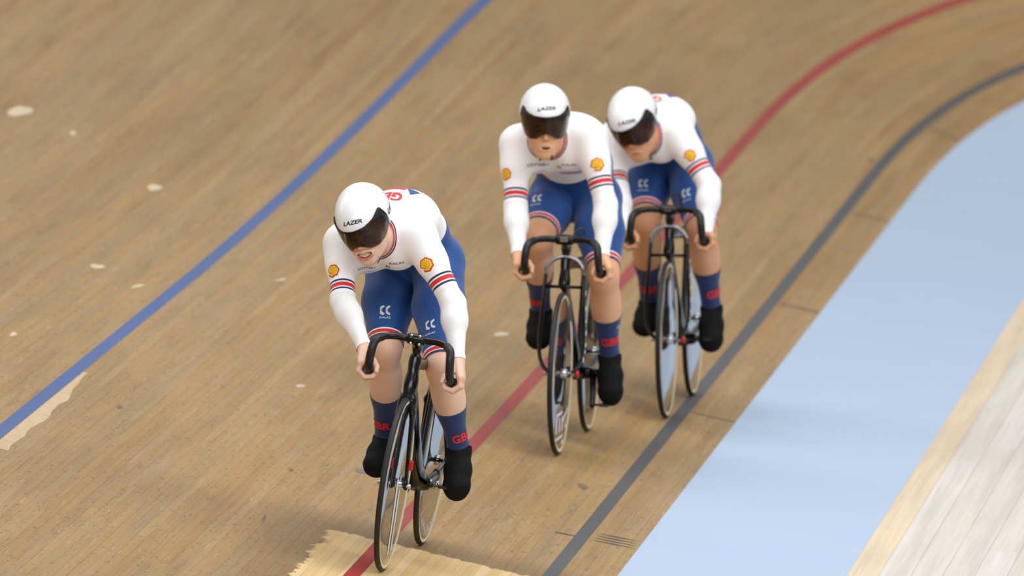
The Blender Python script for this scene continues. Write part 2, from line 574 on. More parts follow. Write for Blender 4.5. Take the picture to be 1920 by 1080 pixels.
def polygonise(groups, vox):
    """naive surface nets, quads"""
    lo = np.min([g.lo for g in groups], 0)
    hi = np.max([g.hi for g in groups], 0)
    n = np.ceil((hi - lo) / vox).astype(int) + 1
    F = np.full(n, 1e3, np.float32)
    ax = [(lo[i] + vox * np.arange(n[i])).astype(np.float32) for i in range(3)]
    for g in groups:
        # cell-blocked evaluation inside the group's box
        i0 = np.maximum(((g.lo - lo) / vox).astype(int), 0)
        i1 = np.minimum(((g.hi - lo) / vox).astype(int) + 2, n)
        for a in range(i0[0], i1[0], 40):
            b = min(a + 40, i1[0])
            P = np.stack(np.meshgrid(ax[0][a:b], ax[1][i0[1]:i1[1]], ax[2][i0[2]:i1[2]], indexing='ij'), -1)
            sub = F[a:b, i0[1]:i1[1], i0[2]:i1[2]]
            F[a:b, i0[1]:i1[1], i0[2]:i1[2]] = smin(sub, g.d(P.reshape(-1, 3)).reshape(sub.shape), g.k)
    S = F < 0
    c = S[:-1, :-1, :-1].astype(np.int8)
    tot = np.zeros_like(c)
    for dx in (0, 1):
        for dy in (0, 1):
            for dz in (0, 1):
                tot += S[dx:n[0] - 1 + dx, dy:n[1] - 1 + dy, dz:n[2] - 1 + dz]
    act = (tot > 0) & (tot < 8)
    idx = np.argwhere(act)
    vid = np.full(act.shape, -1, np.int32)
    vid[tuple(idx.T)] = np.arange(len(idx))
    acc = np.zeros((len(idx), 3)); cnt = np.zeros(len(idx))
    corners = [(0, 0, 0), (1, 0, 0), (0, 1, 0), (1, 1, 0), (0, 0, 1), (1, 0, 1), (0, 1, 1), (1, 1, 1)]
    for i, ca in enumerate(corners):
        for cb in corners[i + 1:]:
            if sum(abs(x - y) for x, y in zip(ca, cb)) != 1:
                continue
            fa = F[tuple((idx + ca).T)]; fb = F[tuple((idx + cb).T)]
            m = (fa < 0) != (fb < 0)
            t = np.where(m, fa / np.where(m, fa - fb, 1), 0)
            acc += np.where(m[:, None], np.array(ca) + t[:, None] * (np.array(cb) - np.array(ca)), 0)
            cnt += m
    V = lo + vox * (idx + acc / cnt[:, None])
    faces = []
    for axis in range(3):
        sl0 = [slice(None)] * 3; sl1 = [slice(None)] * 3
        sl0[axis] = slice(0, -1); sl1[axis] = slice(1, None)
        a = S[tuple(sl0)]; b = S[tuple(sl1)]
        e = np.argwhere(a != b)
        u, w = [i for i in range(3) if i != axis]
        ok = (e[:, u] > 0) & (e[:, w] > 0) & (e[:, u] < n[u] - 1) & (e[:, w] < n[w] - 1)
        e = e[ok]
        q = []
        for du, dw in ((-1, -1), (0, -1), (0, 0), (-1, 0)):
            ee = e.copy(); ee[:, u] += du; ee[:, w] += dw
            q.append(vid[tuple(ee.T)])
        q = np.stack(q, 1)
        flip = a[tuple(e.T)]
        if axis == 1:
            flip = ~flip
        q[~flip] = q[~flip][:, ::-1]
        faces.append(q)
    Q = np.concatenate(faces)
    Q = Q[(Q >= 0).all(1)]
    return V, Q


def tris(Q):
    return np.concatenate([Q[:, [0, 1, 2]], Q[:, [0, 2, 3]]])


def refine(V, T, mask_fn):
    """1-to-4 split of the triangles picked by mask_fn (neighbours are split to stay closed)"""
    sel = mask_fn(V[T].mean(1))
    E = np.sort(np.concatenate([T[:, [0, 1]], T[:, [1, 2]], T[:, [2, 0]]]), 1)
    key = E[:, 0].astype(np.int64) * len(V) + E[:, 1]
    uk, inv = np.unique(key, return_inverse=True)
    nt = len(T)
    et = np.stack([inv[:nt], inv[nt:2 * nt], inv[2 * nt:]], 1)
    split = np.zeros(len(uk), bool)
    split[et[sel].ravel()] = True
    for _ in range(6):      # triangles with two split edges are split on all three
        c = split[et].sum(1)
        m = c >= 2
        if not (c == 2).any():
            break
        split[et[m].ravel()] = True
    mid = np.full(len(uk), -1)
    ids = np.where(split)[0]
    mid[ids] = len(V) + np.arange(len(ids))
    a, b = uk[ids] // len(V), uk[ids] % len(V)
    V2 = np.concatenate([V, (V[a] + V[b]) / 2])
    m = mid[et]
    c = (m >= 0).sum(1)
    out = [T[c == 0]]
    t3, m3 = T[c == 3], m[c == 3]
    out += [np.stack([t3[:, 0], m3[:, 0], m3[:, 2]], 1), np.stack([m3[:, 0], t3[:, 1], m3[:, 1]], 1),
            np.stack([m3[:, 2], m3[:, 1], t3[:, 2]], 1), m3]
    for j in range(3):
        w = (c == 1) & (m[:, j] >= 0)
        t, q = T[w], m[w][:, j]
        a, b, cc = t[:, j], t[:, (j + 1) % 3], t[:, (j + 2) % 3]
        out += [np.stack([a, q, cc], 1), np.stack([q, b, cc], 1)]
    return V2, np.concatenate(out)


def clip_mesh(V, T, fld, attrs):
    """keep fld > 0, cutting triangles exactly on the zero line; attrs: dict of per-vertex arrays"""
    pos = fld > 0
    c = pos[T].sum(1)
    keep = T[c == 3]
    out = [keep]
    newV, newA, base = [V], {k: [a] for k, a in attrs.items()}, len(V)
    cache_keys = []

    def cut(i, j):
        nonlocal base
        lo, hi = np.minimum(i, j), np.maximum(i, j)
        key = lo.astype(np.int64) * len(V) + hi
        uk, inv = np.unique(key, return_inverse=True)
        a, b = uk // len(V), uk % len(V)
        t = fld[a] / (fld[a] - fld[b])
        newV.append(V[a] + (V[b] - V[a]) * t[:, None])
        for k, arr in attrs.items():
            tt = t if arr.ndim == 1 else t[:, None]
            newA[k].append(arr[a] + (arr[b] - arr[a]) * tt)
        r = base + inv
        base += len(uk)
        return r

    one = [], []
    t2, t1 = T[c == 2], T[c == 1]
    I, Jn, slots = [], [], []
    # rotate so that the odd vertex comes first
    def rot(t, want):
        k = np.argmax(pos[t] == want, 1)
        r = np.arange(len(t))
        return t[r, k], t[r, (k + 1) % 3], t[r, (k + 2) % 3]
    a1, b1, c1 = rot(t1, True)
    a2, b2, c2 = rot(t2, False)
    allc = cut(np.concatenate([a1, a1, a2, a2]), np.concatenate([b1, c1, b2, c2]))
    n1, n2 = len(a1), len(a2)
    p, q, r, s = allc[:n1], allc[n1:2 * n1], allc[2 * n1:2 * n1 + n2], allc[2 * n1 + n2:]
    out.append(np.stack([a1, p, q], 1))
    out.append(np.stack([r, b2, c2], 1))
    out.append(np.stack([r, c2, s], 1))
    T2 = np.concatenate(out)
    V2 = np.concatenate(newV)
    A2 = {k: np.concatenate(v) for k, v in newA.items()}
    used = np.unique(T2)
    mp = np.full(len(V2), -1); mp[used] = np.arange(len(used))
    return V2[used], mp[T2], {k: v[used] for k, v in A2.items()}


def tube(path, r, seg=10, closed=False, flat=None):
    """swept tube along points; r scalar or list; flat=(dir, factor) squashes the section along dir"""
    P = np.asarray(path, float)
    n = len(P)
    R = np.full(n, r) if np.isscalar(r) else np.asarray(r, float)
    Tn = np.gradient(P, axis=0)
    if closed:
        Tn = np.roll(P, -1, 0) - np.roll(P, 1, 0)
    Tn /= np.linalg.norm(Tn, axis=1, keepdims=True)
    ref = A3(0, 0, 1) if abs(Tn[0] @ A3(0, 0, 1)) < 0.9 else A3(0, 1, 0)
    u = unit(np.cross(ref, Tn[0]))
    V, Fc = [], []
    for i in range(n):
        u = unit(u - (u @ Tn[i]) * Tn[i])
        v = np.cross(Tn[i], u)
        for k in range(seg):
            a = 2 * math.pi * k / seg
            o = (math.cos(a) * u + math.sin(a) * v) * R[i]
            if flat is not None:
                o = o + unit(flat[0]) * (o @ unit(flat[0])) * (flat[1] - 1)
            V.append(P[i] + o)
    m = n if closed else n - 1
    for i in range(m):
        for k in range(seg):
            a, b = i * seg + k, i * seg + (k + 1) % seg
            c, d = ((i + 1) % n) * seg + (k + 1) % seg, ((i + 1) % n) * seg + k
            Fc.append((a, b, c, d))
    if not closed:
        Fc.append(tuple(range(seg))[::-1]); Fc.append(tuple((n - 1) * seg + k for k in range(seg)))
    return np.array(V), Fc


def spline(pts, n=8):
    """Catmull-Rom through pts"""
    P = np.asarray(pts, float)
    P = np.vstack([2 * P[0] - P[1], P, 2 * P[-1] - P[-2]])
    out = []
    for i in range(1, len(P) - 2):
        for t in np.linspace(0, 1, n, endpoint=False):
            a, b, c, d = P[i - 1], P[i], P[i + 1], P[i + 2]
            out.append(0.5 * ((2 * b) + (c - a) * t + (2 * a - 5 * b + 4 * c - d) * t * t + (3 * b - a - 3 * c + d) * t ** 3))
    out.append(P[-2])
    return np.array(out)


def lathe(prof, seg=96, axis='y', c=(0, 0, 0)):
    """prof: list of (radius, offset along axis) spun round the axis"""
    V, Fc = [], []
    for k in range(seg):
        a = 2 * math.pi * k / seg
        for r, o in prof:
            V.append((c[0] + r * math.cos(a), c[1] + o, c[2] + r * math.sin(a)))
    m = len(prof)
    for k in range(seg):
        for j in range(m - 1):
            Fc.append((k * m + j, k * m + j + 1, ((k + 1) % seg) * m + j + 1, ((k + 1) % seg) * m + j))
    return np.array(V), Fc


def merge(parts):
    VV, FF, b = [], [], 0
    for V, Fc in parts:
        VV.append(np.asarray(V)); FF += [tuple(int(i) + b for i in f) for f in Fc]; b += len(V)
    return np.concatenate(VV), FF


def box(c, h, R=None):
    R = np.eye(3) if R is None else np.asarray(R)
    V = [np.asarray(c, float) + (np.array([x, y, z]) * h) @ R for x in (-1, 1) for y in (-1, 1) for z in (-1, 1)]
    return np.array(V), [(0, 1, 3, 2), (4, 6, 7, 5), (0, 4, 5, 1), (2, 3, 7, 6), (0, 2, 6, 4), (1, 5, 7, 3)]


def text_mesh(s, size=1.0, bold=0.0, shear=0.0):
    """lettering as a flat triangle mesh in its own x-y plane, centred"""
    cu = bpy.data.curves.new('txt', 'FONT')
    cu.body = s
    cu.size = size
    cu.offset = bold
    cu.shear = shear
    cu.align_x = 'CENTER'; cu.align_y = 'CENTER'
    cu.resolution_u = 3
    o = bpy.data.objects.new('txt', cu)
    COL.objects.link(o)
    dg = bpy.context.evaluated_depsgraph_get()
    me = bpy.data.meshes.new_from_object(o.evaluated_get(dg))
    bm = bmesh.new(); bm.from_mesh(me)
    bmesh.ops.triangulate(bm, faces=bm.faces[:])
    V = np.array([v.co[:2] for v in bm.verts]); T = [tuple(v.index for v in f.verts) for f in bm.faces]
    bm.free(); bpy.data.meshes.remove(me); bpy.data.objects.remove(o); bpy.data.curves.remove(cu)
    c = (V.max(0) + V.min(0)) / 2
    return V - c, T


def polys_mesh(polys):
    """filled outlines (convex or not) -> triangles"""
    bm = bmesh.new()
    for pl in polys:
        vs = [bm.verts.new((x, y, 0)) for x, y in pl]
        bm.faces.new(vs)
    bmesh.ops.triangulate(bm, faces=bm.faces[:])
    bm.verts.index_update()
    V = np.array([v.co[:2] for v in bm.verts]); T = [tuple(v.index for v in f.verts) for f in bm.faces]
    bm.free()
    return V, T


def densify(V, T, maxlen):
    """split long edges so that a flat print can follow a curved surface"""
    V = np.asarray(V, float); T = np.array(T)
    for _ in range(5):
        L = np.stack([np.linalg.norm(V[T[:, i]] - V[T[:, (i + 1) % 3]], axis=1) for i in range(3)], 1)
        if L.max() < maxlen:
            break
        big = L.max(1) > maxlen
        V, T = refine(V, T, lambda c, b=big: b)
    return V, T
# ------------------------------------------------------------------ placing bikes from their wheel contacts
WB, RX, WR = 0.985, -0.39, 0.335
FX = WB + RX


class Frame:
    """local frame of a bike: x forward, y to the rider's left, z up; origin under the bottom bracket"""
    def __init__(self, front, rear, lean):
        pa = surf(*pix_sw(*front)); pb = surf(*pix_sw(*rear))
        mid = (pa + pb) / 2
        self.F = unit(pa - pb)
        L = unit(np.cross([0, 0, 1.0], self.F)); U = np.cross(self.F, L)
        c, s = math.cos(math.radians(lean)), math.sin(math.radians(lean))
        self.L = L * c - U * s
        self.U = U * c + L * s
        self.O = mid - self.F * (WB / 2 + RX) + self.U * 0.001
        self.cam = self.loc(CPOS)
        R = np.stack([self.F, self.L, self.U])
        self.vx, self.vy, self.vz = R @ CX, R @ CY, R @ CZ      # camera axes seen from the bike

    def loc(self, p):
        q = np.asarray(p, float) - self.O
        return np.array([q @ self.F, q @ self.L, q @ self.U])

    def pt(self, u, v, xf):
        """local point on the sight line through pixel (u, v), at fore-aft station xf"""
        d = -self.vz + self.vx * (u - 960) / F_PX - self.vy * (v - 540) / F_PX
        t = (xf - self.cam[0]) / d[0]
        return self.cam + t * d

    def px(self, p):
        p = np.asarray(p, float)
        return project(self.O + p[..., :1] * self.F + p[..., 1:2] * self.L + p[..., 2:3] * self.U)

    def matrix(self):
        F, L, U, O = self.F, self.L, self.U, self.O
        return Matrix(((F[0], L[0], U[0], O[0]), (F[1], L[1], U[1], O[1]), (F[2], L[2], U[2], O[2]), (0, 0, 0, 1)))


FR1 = Frame((716, 1071), (790, 1021), 7.0)
FR2 = Frame((1045, 853), (1102, 808), 0.5)
FR3 = Frame((1250, 782.6), (1297, 742.5), -0.75)

M_CARBON = plain('gloss_black_carbon', (9, 9, 10), 0.2, spec=0.3, coat=0.12, grain=0.15)
M_TAPE = plain('black_bar_grip', (11, 11, 11), 0.45, grain=0.25, bump=0.4, scale=300)
M_TYRE = plain('black_tyre_rubber', (16, 16, 17), 0.55, grain=0.2, scale=150)
M_CREAM = plain('cream_tyre_sidewall', (226, 214, 178), 0.6)
M_STEEL = plain('polished_alloy', (200, 200, 205), 0.18, metal=1.0, grain=0.05)
M_CHAIN = plain('dark_chain_steel', (70, 68, 66), 0.35, metal=1.0)
M_REDPART = plain('red_anodised_alloy', (205, 30, 22), 0.3, metal=0.3)
M_SADDLE = plain('black_saddle_cover', (18, 18, 19), 0.5, bump=0.3)
M_DECAL = plain('white_wheel_lettering', (225, 228, 232), 0.4)
M_ARC_HIGHLIGHT = plain('fork_arch_highlight', (150, 150, 152), 0.22, metal=0.9)  # silver-grey highlight on the fork arch, put into its colour


def disc_material():
    """dark mirror-glossy carbon wheel disc with the faint radial sheen of woven cloth"""
    m = NT('mirror_gloss_disc')
    tc = m.n('ShaderNodeTexCoord')
    nz = m.noise((tc, 3), 40.0, 3.0)
    col = m.mix(nz, lin(146, 140, 132), lin(156, 150, 142))
    m.out(Base_Color=col, Roughness=0.05, Metallic=0.9)
    m.b.inputs['Coat Weight'].default_value = 0.1
    m.b.inputs['Coat Roughness'].default_value = 0.05
    return m.m


M_DISC = disc_material()


def empty(name, mat4, parent=None):
    o = bpy.data.objects.new(name, None)
    COL.objects.link(o)
    if parent:
        o.parent = parent
    else:
        o.matrix_world = mat4
    o.empty_display_size = 0.1
    return o


def flat_decal(name, V2, T, origin, ex, ey, mat, parent):
    V = np.asarray(origin) + V2[:, :1] * np.asarray(ex) + V2[:, 1:2] * np.asarray(ey)
    return mesh_obj(name, V, [tuple(t) for t in T], mat, parent, smooth=False)


def ring_text(s, radius, size, start, y, sgn):
    """letters set round a disc (x-z plane at offset y), angle in degrees clockwise seen from +y"""
    VV, TT, b = [], [], 0
    adv = 0.0
    for ch in s:
        V, T = text_mesh(ch, size, 0.0)
        w = V[:, 0].max() - V[:, 0].min()
        adv += w / 2
        a = math.radians(start) + sgn * adv / radius
        er = A3(math.cos(a), 0, math.sin(a)); et = A3(-math.sin(a), 0, math.cos(a)) * sgn
        P = er * radius + V[:, :1] * et + V[:, 1:2] * er * -1 * 1.0 + A3(0, y, 0)
        VV.append(P); TT += [tuple(i + b for i in t) for t in T]; b += len(V)
        adv += w / 2 + size * 0.12
    return np.concatenate(VV), TT


def make_wheel(name, x, parent, decals):
    c = (x, 0, WR)
    disc = lathe([(0.0, 0.017), (0.03, 0.0165), (0.12, 0.0145), (0.24, 0.0118), (0.305, 0.0105), (0.312, 0.009)], 96, c=c)
    disc2 = lathe([(0.312, -0.009), (0.305, -0.0105), (0.24, -0.0118), (0.12, -0.0145), (0.03, -0.0165), (0.0, -0.017)], 96, c=c)
    w = mesh_obj(name, *merge([disc, disc2]), M_DISC, parent)
    prof = [(0.3235 + 0.0115 * math.cos(a), 0.0115 * math.sin(a)) for a in np.linspace(-1.9, 1.9, 15)]
    tread = [(r, o) for r, o in prof if abs(o) < 0.0112 and r > 0.323]
    side1 = [(0.3105, 0.0098), (0.3145, 0.0108), (0.3185, 0.0114), (0.3232, 0.0114)]
    mesh_obj('tyre', *lathe([(0.3235, -0.0112)] + tread + [(0.3235, 0.0112)], 96, c=c), M_TYRE, w)
    for sg in (1, -1):
        V, Fc = lathe([(r, o * sg) for r, o in (side1 if sg > 0 else side1[::-1])], 96, c=c)
        mesh_obj('tyre_sidewall', V, Fc, M_CREAM, w)
    hub = merge([lathe([(0, -.05), (.009, -.05), (.009, -.03), (.02, -.028), (.02, .028), (.009, .03), (.009, .05), (0, .05)], 20, c=c)])
    mesh_obj('hub', *hub, M_STEEL, w)
    for V, T in decals:
        mesh_obj('wheel_lettering', V + np.array(c), T, M_DECAL, w, smooth=False)
    return w


def crankset(bk, ang, ring_side=-1):
    """ang: degrees, left pedal above horizontal-forward; right opposite"""
    bb = A3(0, 0, 0.285)
    cs = empty('crankset', None, bk)
    V, Fc = lathe([(0, -.066), (.016, -.066), (.02, -.05), (.02, .05), (.016, .066), (0, .066)], 24, c=bb)
    mesh_obj('crank_axle', V, Fc, M_STEEL, cs)
    ped = {}
    for sg in (1, -1):
        a = math.radians(ang if sg > 0 else ang + 180)
        d = A3(math.cos(a), 0, math.sin(a))
        p0 = bb + A3(0, .066 * sg, 0); p1 = bb + d * .165 + A3(0, .078 * sg, 0)
        V, Fc = tube([p0 - d * .012, p0, (p0 + p1) / 2, p1, p1 + d * .012], [.012, .016, .0125, .0125, .01], 12)
        mesh_obj('crank_arm', V, Fc, M_CARBON, cs)
        ax = tube([p1, p1 + A3(0, .055 * sg, 0)], .0055, 8)
        bd = box(p1 + A3(0, .052 * sg, 0), (.026, .018, .006))
        pd = mesh_obj('pedal', *merge([ax, bd]), M_CHAIN, cs, smooth=False)
        ped['L' if sg > 0 else 'R'] = p1 + A3(0, .05 * sg, 0)
    # chainring, chain, cog on the right
    y = -.047
    nt = 52
    ring = []
    for k in range(nt * 4):
        a = 2 * math.pi * k / (nt * 4)
        r = .104 if k % 4 < 2 else .1
        ring.append((r, a))
    V, Fc = [], []
    for yy in (y - .0018, y + .0018):
        for r, a in ring:
            V.append((bb[0] + r * math.cos(a), yy, bb[2] + r * math.sin(a)))
        for r, a in ring:
            V.append((bb[0] + .078 * math.cos(a), yy, bb[2] + .078 * math.sin(a)))
    N = len(ring)
    for k in range(N):
        j = (k + 1) % N
        Fc += [(k, j, N + j, N + k), (2 * N + j, 2 * N + k, 3 * N + k, 3 * N + j), (j, k, 2 * N + k, 2 * N + j)]
    for q in range(5):
        a = 2 * math.pi * q / 5
        vb, fb = tube([bb + A3(0, y, 0), bb + A3(.085 * math.cos(a), y, .085 * math.sin(a))], [.014, .009], 8, flat=((0, 1, 0), .3))
        b0 = len(V); V += [tuple(v) for v in vb]; Fc += [tuple(i + b0 for i in f) for f in fb]
    mesh_obj('chainring', np.array(V), Fc, M_CARBON, cs, smooth=False)
    rc = A3(RX, y, WR)
    ch = []
    for t in np.linspace(0, 1, 20): ch.append(bb + A3(.102 * math.cos(math.radians(88)), y, .102) * (1 - t) * 1 + 0 if False else (1 - t) * A3(0, y, bb[2] + .102) + t * A3(RX, y, WR + .031))
    for t in np.linspace(95, 265, 12): ch.append(rc + A3(.031 * math.cos(math.radians(t)), 0, .031 * math.sin(math.radians(t))))
    for t in np.linspace(0, 1, 20): ch.append((1 - t) * A3(RX, y, WR - .031) + t * A3(0, y, bb[2] - .102))
    for t in np.linspace(-85, 85, 24): ch.append(bb + A3(.102 * math.cos(math.radians(t)), y, .102 * math.sin(math.radians(t))))
    # linked chain: flattened sausage with pinched joints
    P = np.array(ch); seg = np.linalg.norm(np.diff(np.vstack([P, P[:1]]), axis=0), axis=1); cum = np.concatenate([[0], np.cumsum(seg)])
    L = cum[-1]; nl = int(L / .0127); tt = np.arange(nl * 2) / (nl * 2) * L
    Pc = np.vstack([P, P[:1]])
    Q = np.stack([np.interp(tt, cum, Pc[:, i]) for i in range(3)], 1)
    V, Fc = tube(Q, [.0048 if i % 2 else .0032 for i in range(len(Q))], 6, closed=True)
    mesh_obj('chain', V, Fc, M_CHAIN, bk)
    mesh_obj('cog', *lathe([(.008, y - .003), (.034, y - .0015), (.034, y + .0015), (.008, y + .003)], 32, c=(RX, 0, WR)), M_STEEL, bk)
    return ped


def sdf_mesh(name, groups, vox, mat, parent):
    V, Q = polygonise(groups, vox)
    return mesh_obj(name, V, Q, mat, parent)


Y = A3(0, 1, 0)


def handlebar(bk, clamp, half, drop, reach, endx, spec):
    """drop bar: tops, forward sweep, curved drop, straight ends; returns grip axis for each hand"""
    grips = {}
    cz = clamp
    for sg in (1, -1):
        pts = [cz + A3(0, 0, 0), cz + A3(0, .04 * sg, 0), cz + A3(.012, half * .55 * sg, .002), cz + A3(.03, half * .82 * sg, -.004),
               cz + A3(reach * .8, half * .98 * sg, -.02), cz + A3(reach, half * 1.03 * sg, -drop * .42),
               cz + A3(reach * .86, half * 1.06 * sg, -drop * .78), cz + A3(reach * .3, half * 1.08 * sg, -drop * .98), cz + A3(endx, half * 1.1 * sg, -drop)]
        P = spline(pts, 8)
        k = int(len(P) * 0.38)
        mesh_obj('handlebar_tube', *tube(P[:k + 2], .0135, 12), M_CARBON, bk)
        mesh_obj('bar_grip', *tube(P[k:], [.0145] + [.0165] * (len(P) - k - 2) + [.0155], 12), M_TAPE, bk)
        a, b = cz + A3(reach * .55, half * 1.075 * sg, -drop * .93), pts[-1]
        grips['L' if sg > 0 else 'R'] = (a, b)
    return grips


def saddle(bk, x, z, post_base):
    pr = [(Cap(A3(x - .11, 0, z - .02), A3(x + .0, 0, z - .018), .03, .022, Y, 2.1), 0, 1), (Cap(A3(x, 0, z - .018), A3(x + .13, 0, z - .022), .02, .017, Y, 1.15), .03, 1)]
    sdf_mesh('saddle', [Group(pr)], .006, M_SADDLE, bk)
    mesh_obj('seat_post', *tube([post_base, A3(x - .01, 0, z - .035)], [.017, .014], 14, flat=((1, 0, 0), 1.5)), M_CARBON, bk)


def bike_classic(fr, label, lean_ang):
    """leading bike: slim fork close to the wheel, deep aero tubes"""
    bk = empty('track_bike', fr.matrix())
    tag(bk, label, 'bicycle', 'track bikes on the boards')
    bb = A3(0, 0, .285); ht, hb = A3(.497, 0, .815), A3(.54, 0, .675)
    seat = A3(-.155, 0, .735)
    items = [(Cap(ht, hb, .019, .022), 0, 1),
             (Cap(A3(.515, 0, .72), A3(.04, 0, .315), .021, .031, A3(.65, 0, -.76), 1.6), .03, 1),
             (Cap(A3(.04, 0, .31), bb + A3(-.02, 0, 0), .034, .036), .03, 1),
             (Cap(bb - A3(0, .036, 0), bb + A3(0, .036, 0), .027, .027), .02, 1),
             (Cap(ht - A3(.01, 0, .02), seat + A3(0, 0, -.01), .018, .0165, A3(0, 0, 1), 1.35), .03, 1),
             (Cap(bb, seat, .017, .015, A3(1, 0, 0), 2.2), .03, 1)]
    for sg in (1, -1):
        ax = A3(RX, .056 * sg, WR)
        items += [(Cap(bb + A3(-.03, .03 * sg, 0), A3(-.2, .046 * sg, .30), .014, .012, A3(0, 0, 1), 1.5), .02, 1),
                  (Cap(A3(-.2, .046 * sg, .30), ax, .012, .011, A3(0, 0, 1), 1.6), .02, 1),
                  (Cap(seat + A3(.01, .012 * sg, -.09), A3(-.22, .034 * sg, .585), .0095, .0085), .02, 1),
                  (Cap(A3(-.22, .034 * sg, .585), ax, .0085, .008, A3(1, 0, 0), 1.7), .02, 1)]
    sdf_mesh('frame', [Group(items)], .0042, M_CARBON, bk)
    fk = [(Cap(hb, hb + A3(.006, 0, -.03), .022, .024, Y, 1.15), 0, 1)]
    for sg in (1, -1):
        fk += [(Cap(hb + A3(.004, .02 * sg, -.018), hb + A3(.012, .027 * sg, -.07), .014, .0105, A3(1, 0, 0), 1.8), .02, 1),
               (Cap(hb + A3(.012, .027 * sg, -.07), A3(FX - .004, .043 * sg, WR + .01), .0105, .0075, A3(1, 0, 0), 2.0), .012, 1),
               (Cap(A3(FX - .004, .043 * sg, WR + .012), A3(FX, .045 * sg, WR - .008), .009, .009, A3(1, 0, 0), 1.4), .006, 1)]
    sdf_mesh('fork', [Group(fk)], .0035, M_CARBON, bk)
    mesh_obj('headset_ring', *lathe([(.019, -.003), (.0205, 0), (.019, .003)], 24, c=(0, 0, 0)), M_STEEL, bk)
    o = bk.children[-1]
    o.matrix_local = Matrix.Translation(ht + A3(-.001, 0, .004)) @ Matrix.Rotation(math.pi / 2, 4, 'X')
    clamp = A3(.552, 0, .892)
    st = [(Cap(ht, ht + A3(-.014, 0, .05), .0155, .0155), 0, 1), (Cap(ht + A3(-.012, 0, .045), clamp, .017, .018), .02, 1),
          (Cap(clamp - A3(0, .022, 0), clamp + A3(0, .022, 0), .021, .021), .01, 1)]
    stem = sdf_mesh('stem', [Group(st)], .0032, M_CARBON, bk)
    for sy in (-1, 1):
        for sz in (-1, 1):
            c = clamp + A3(.019, .0165 * sy, .0155 * sz)
            mesh_obj('stem_bolt', *tube([c, c + A3(.007, 0, 0)], [.0062, .0055], 10), M_STEEL, stem)
    wheel_bolts = [mesh_obj('axle_nut', *tube([A3(FX, .045 * s, WR), A3(FX, .064 * s, WR)], [.011, .009], 12), M_STEEL, bk) for s in (1, -1)]
    [mesh_obj('axle_nut', *tube([A3(RX, .06 * s, WR), A3(RX, .075 * s, WR)], [.011, .009], 12), M_STEEL, bk) for s in (1, -1)]
    tb = box(A3(FX - .006, .052, .415), (.012, .008, .019))
    tp_ = mesh_obj('timing_transponder', *tb, M_REDPART, bk, smooth=False)
    bv = tp_.modifiers.new('edge', 'BEVEL'); bv.width = .003; bv.segments = 2
    for s in (1, -1):
        mesh_obj('crank_bolt', *tube([A3(0, .07 * s, .285), A3(0, .092 * s, .285)], [.017, .015], 16), M_STEEL, bk)
    g = handlebar(bk, clamp, .148, .142, .085, -.03, None)
    saddle(bk, -.215, .90, seat)
    # wheel graphics: long white bars on the front disc, lettering round the rear one
    bars = []
    for o0, ln in ((-.034, .27), (.034, .27)):
        pl = np.array([(-.021, -.03), (.021, -.03), (.016, ln), (-.016, ln)]) + (o0, 0)
        V2, T = polys_mesh([pl])
        V2, T = densify(V2, T, .04)
        a = math.radians(-97)
        er, et = A3(math.cos(a), 0, math.sin(a)), A3(-math.sin(a), 0, math.cos(a))
        rr = np.hypot(V2[:, 0], V2[:, 1])
        yy = np.interp(rr, [0, .03, .12, .24, .305], [.017, .0165, .0145, .0118, .0105]) + .0012
        bars.append((V2[:, :1] * et + V2[:, 1:2] * er + yy[:, None] * Y, T))
    make_wheel('front_wheel', FX, bk, bars)
    Vt, Tt = ring_text('CAMPAGNOLO', .276, .055, 318, .0128, -1)
    make_wheel('rear_wheel', RX, bk, [(Vt, Tt)])
    return bk, g, crankset(bk, lean_ang)


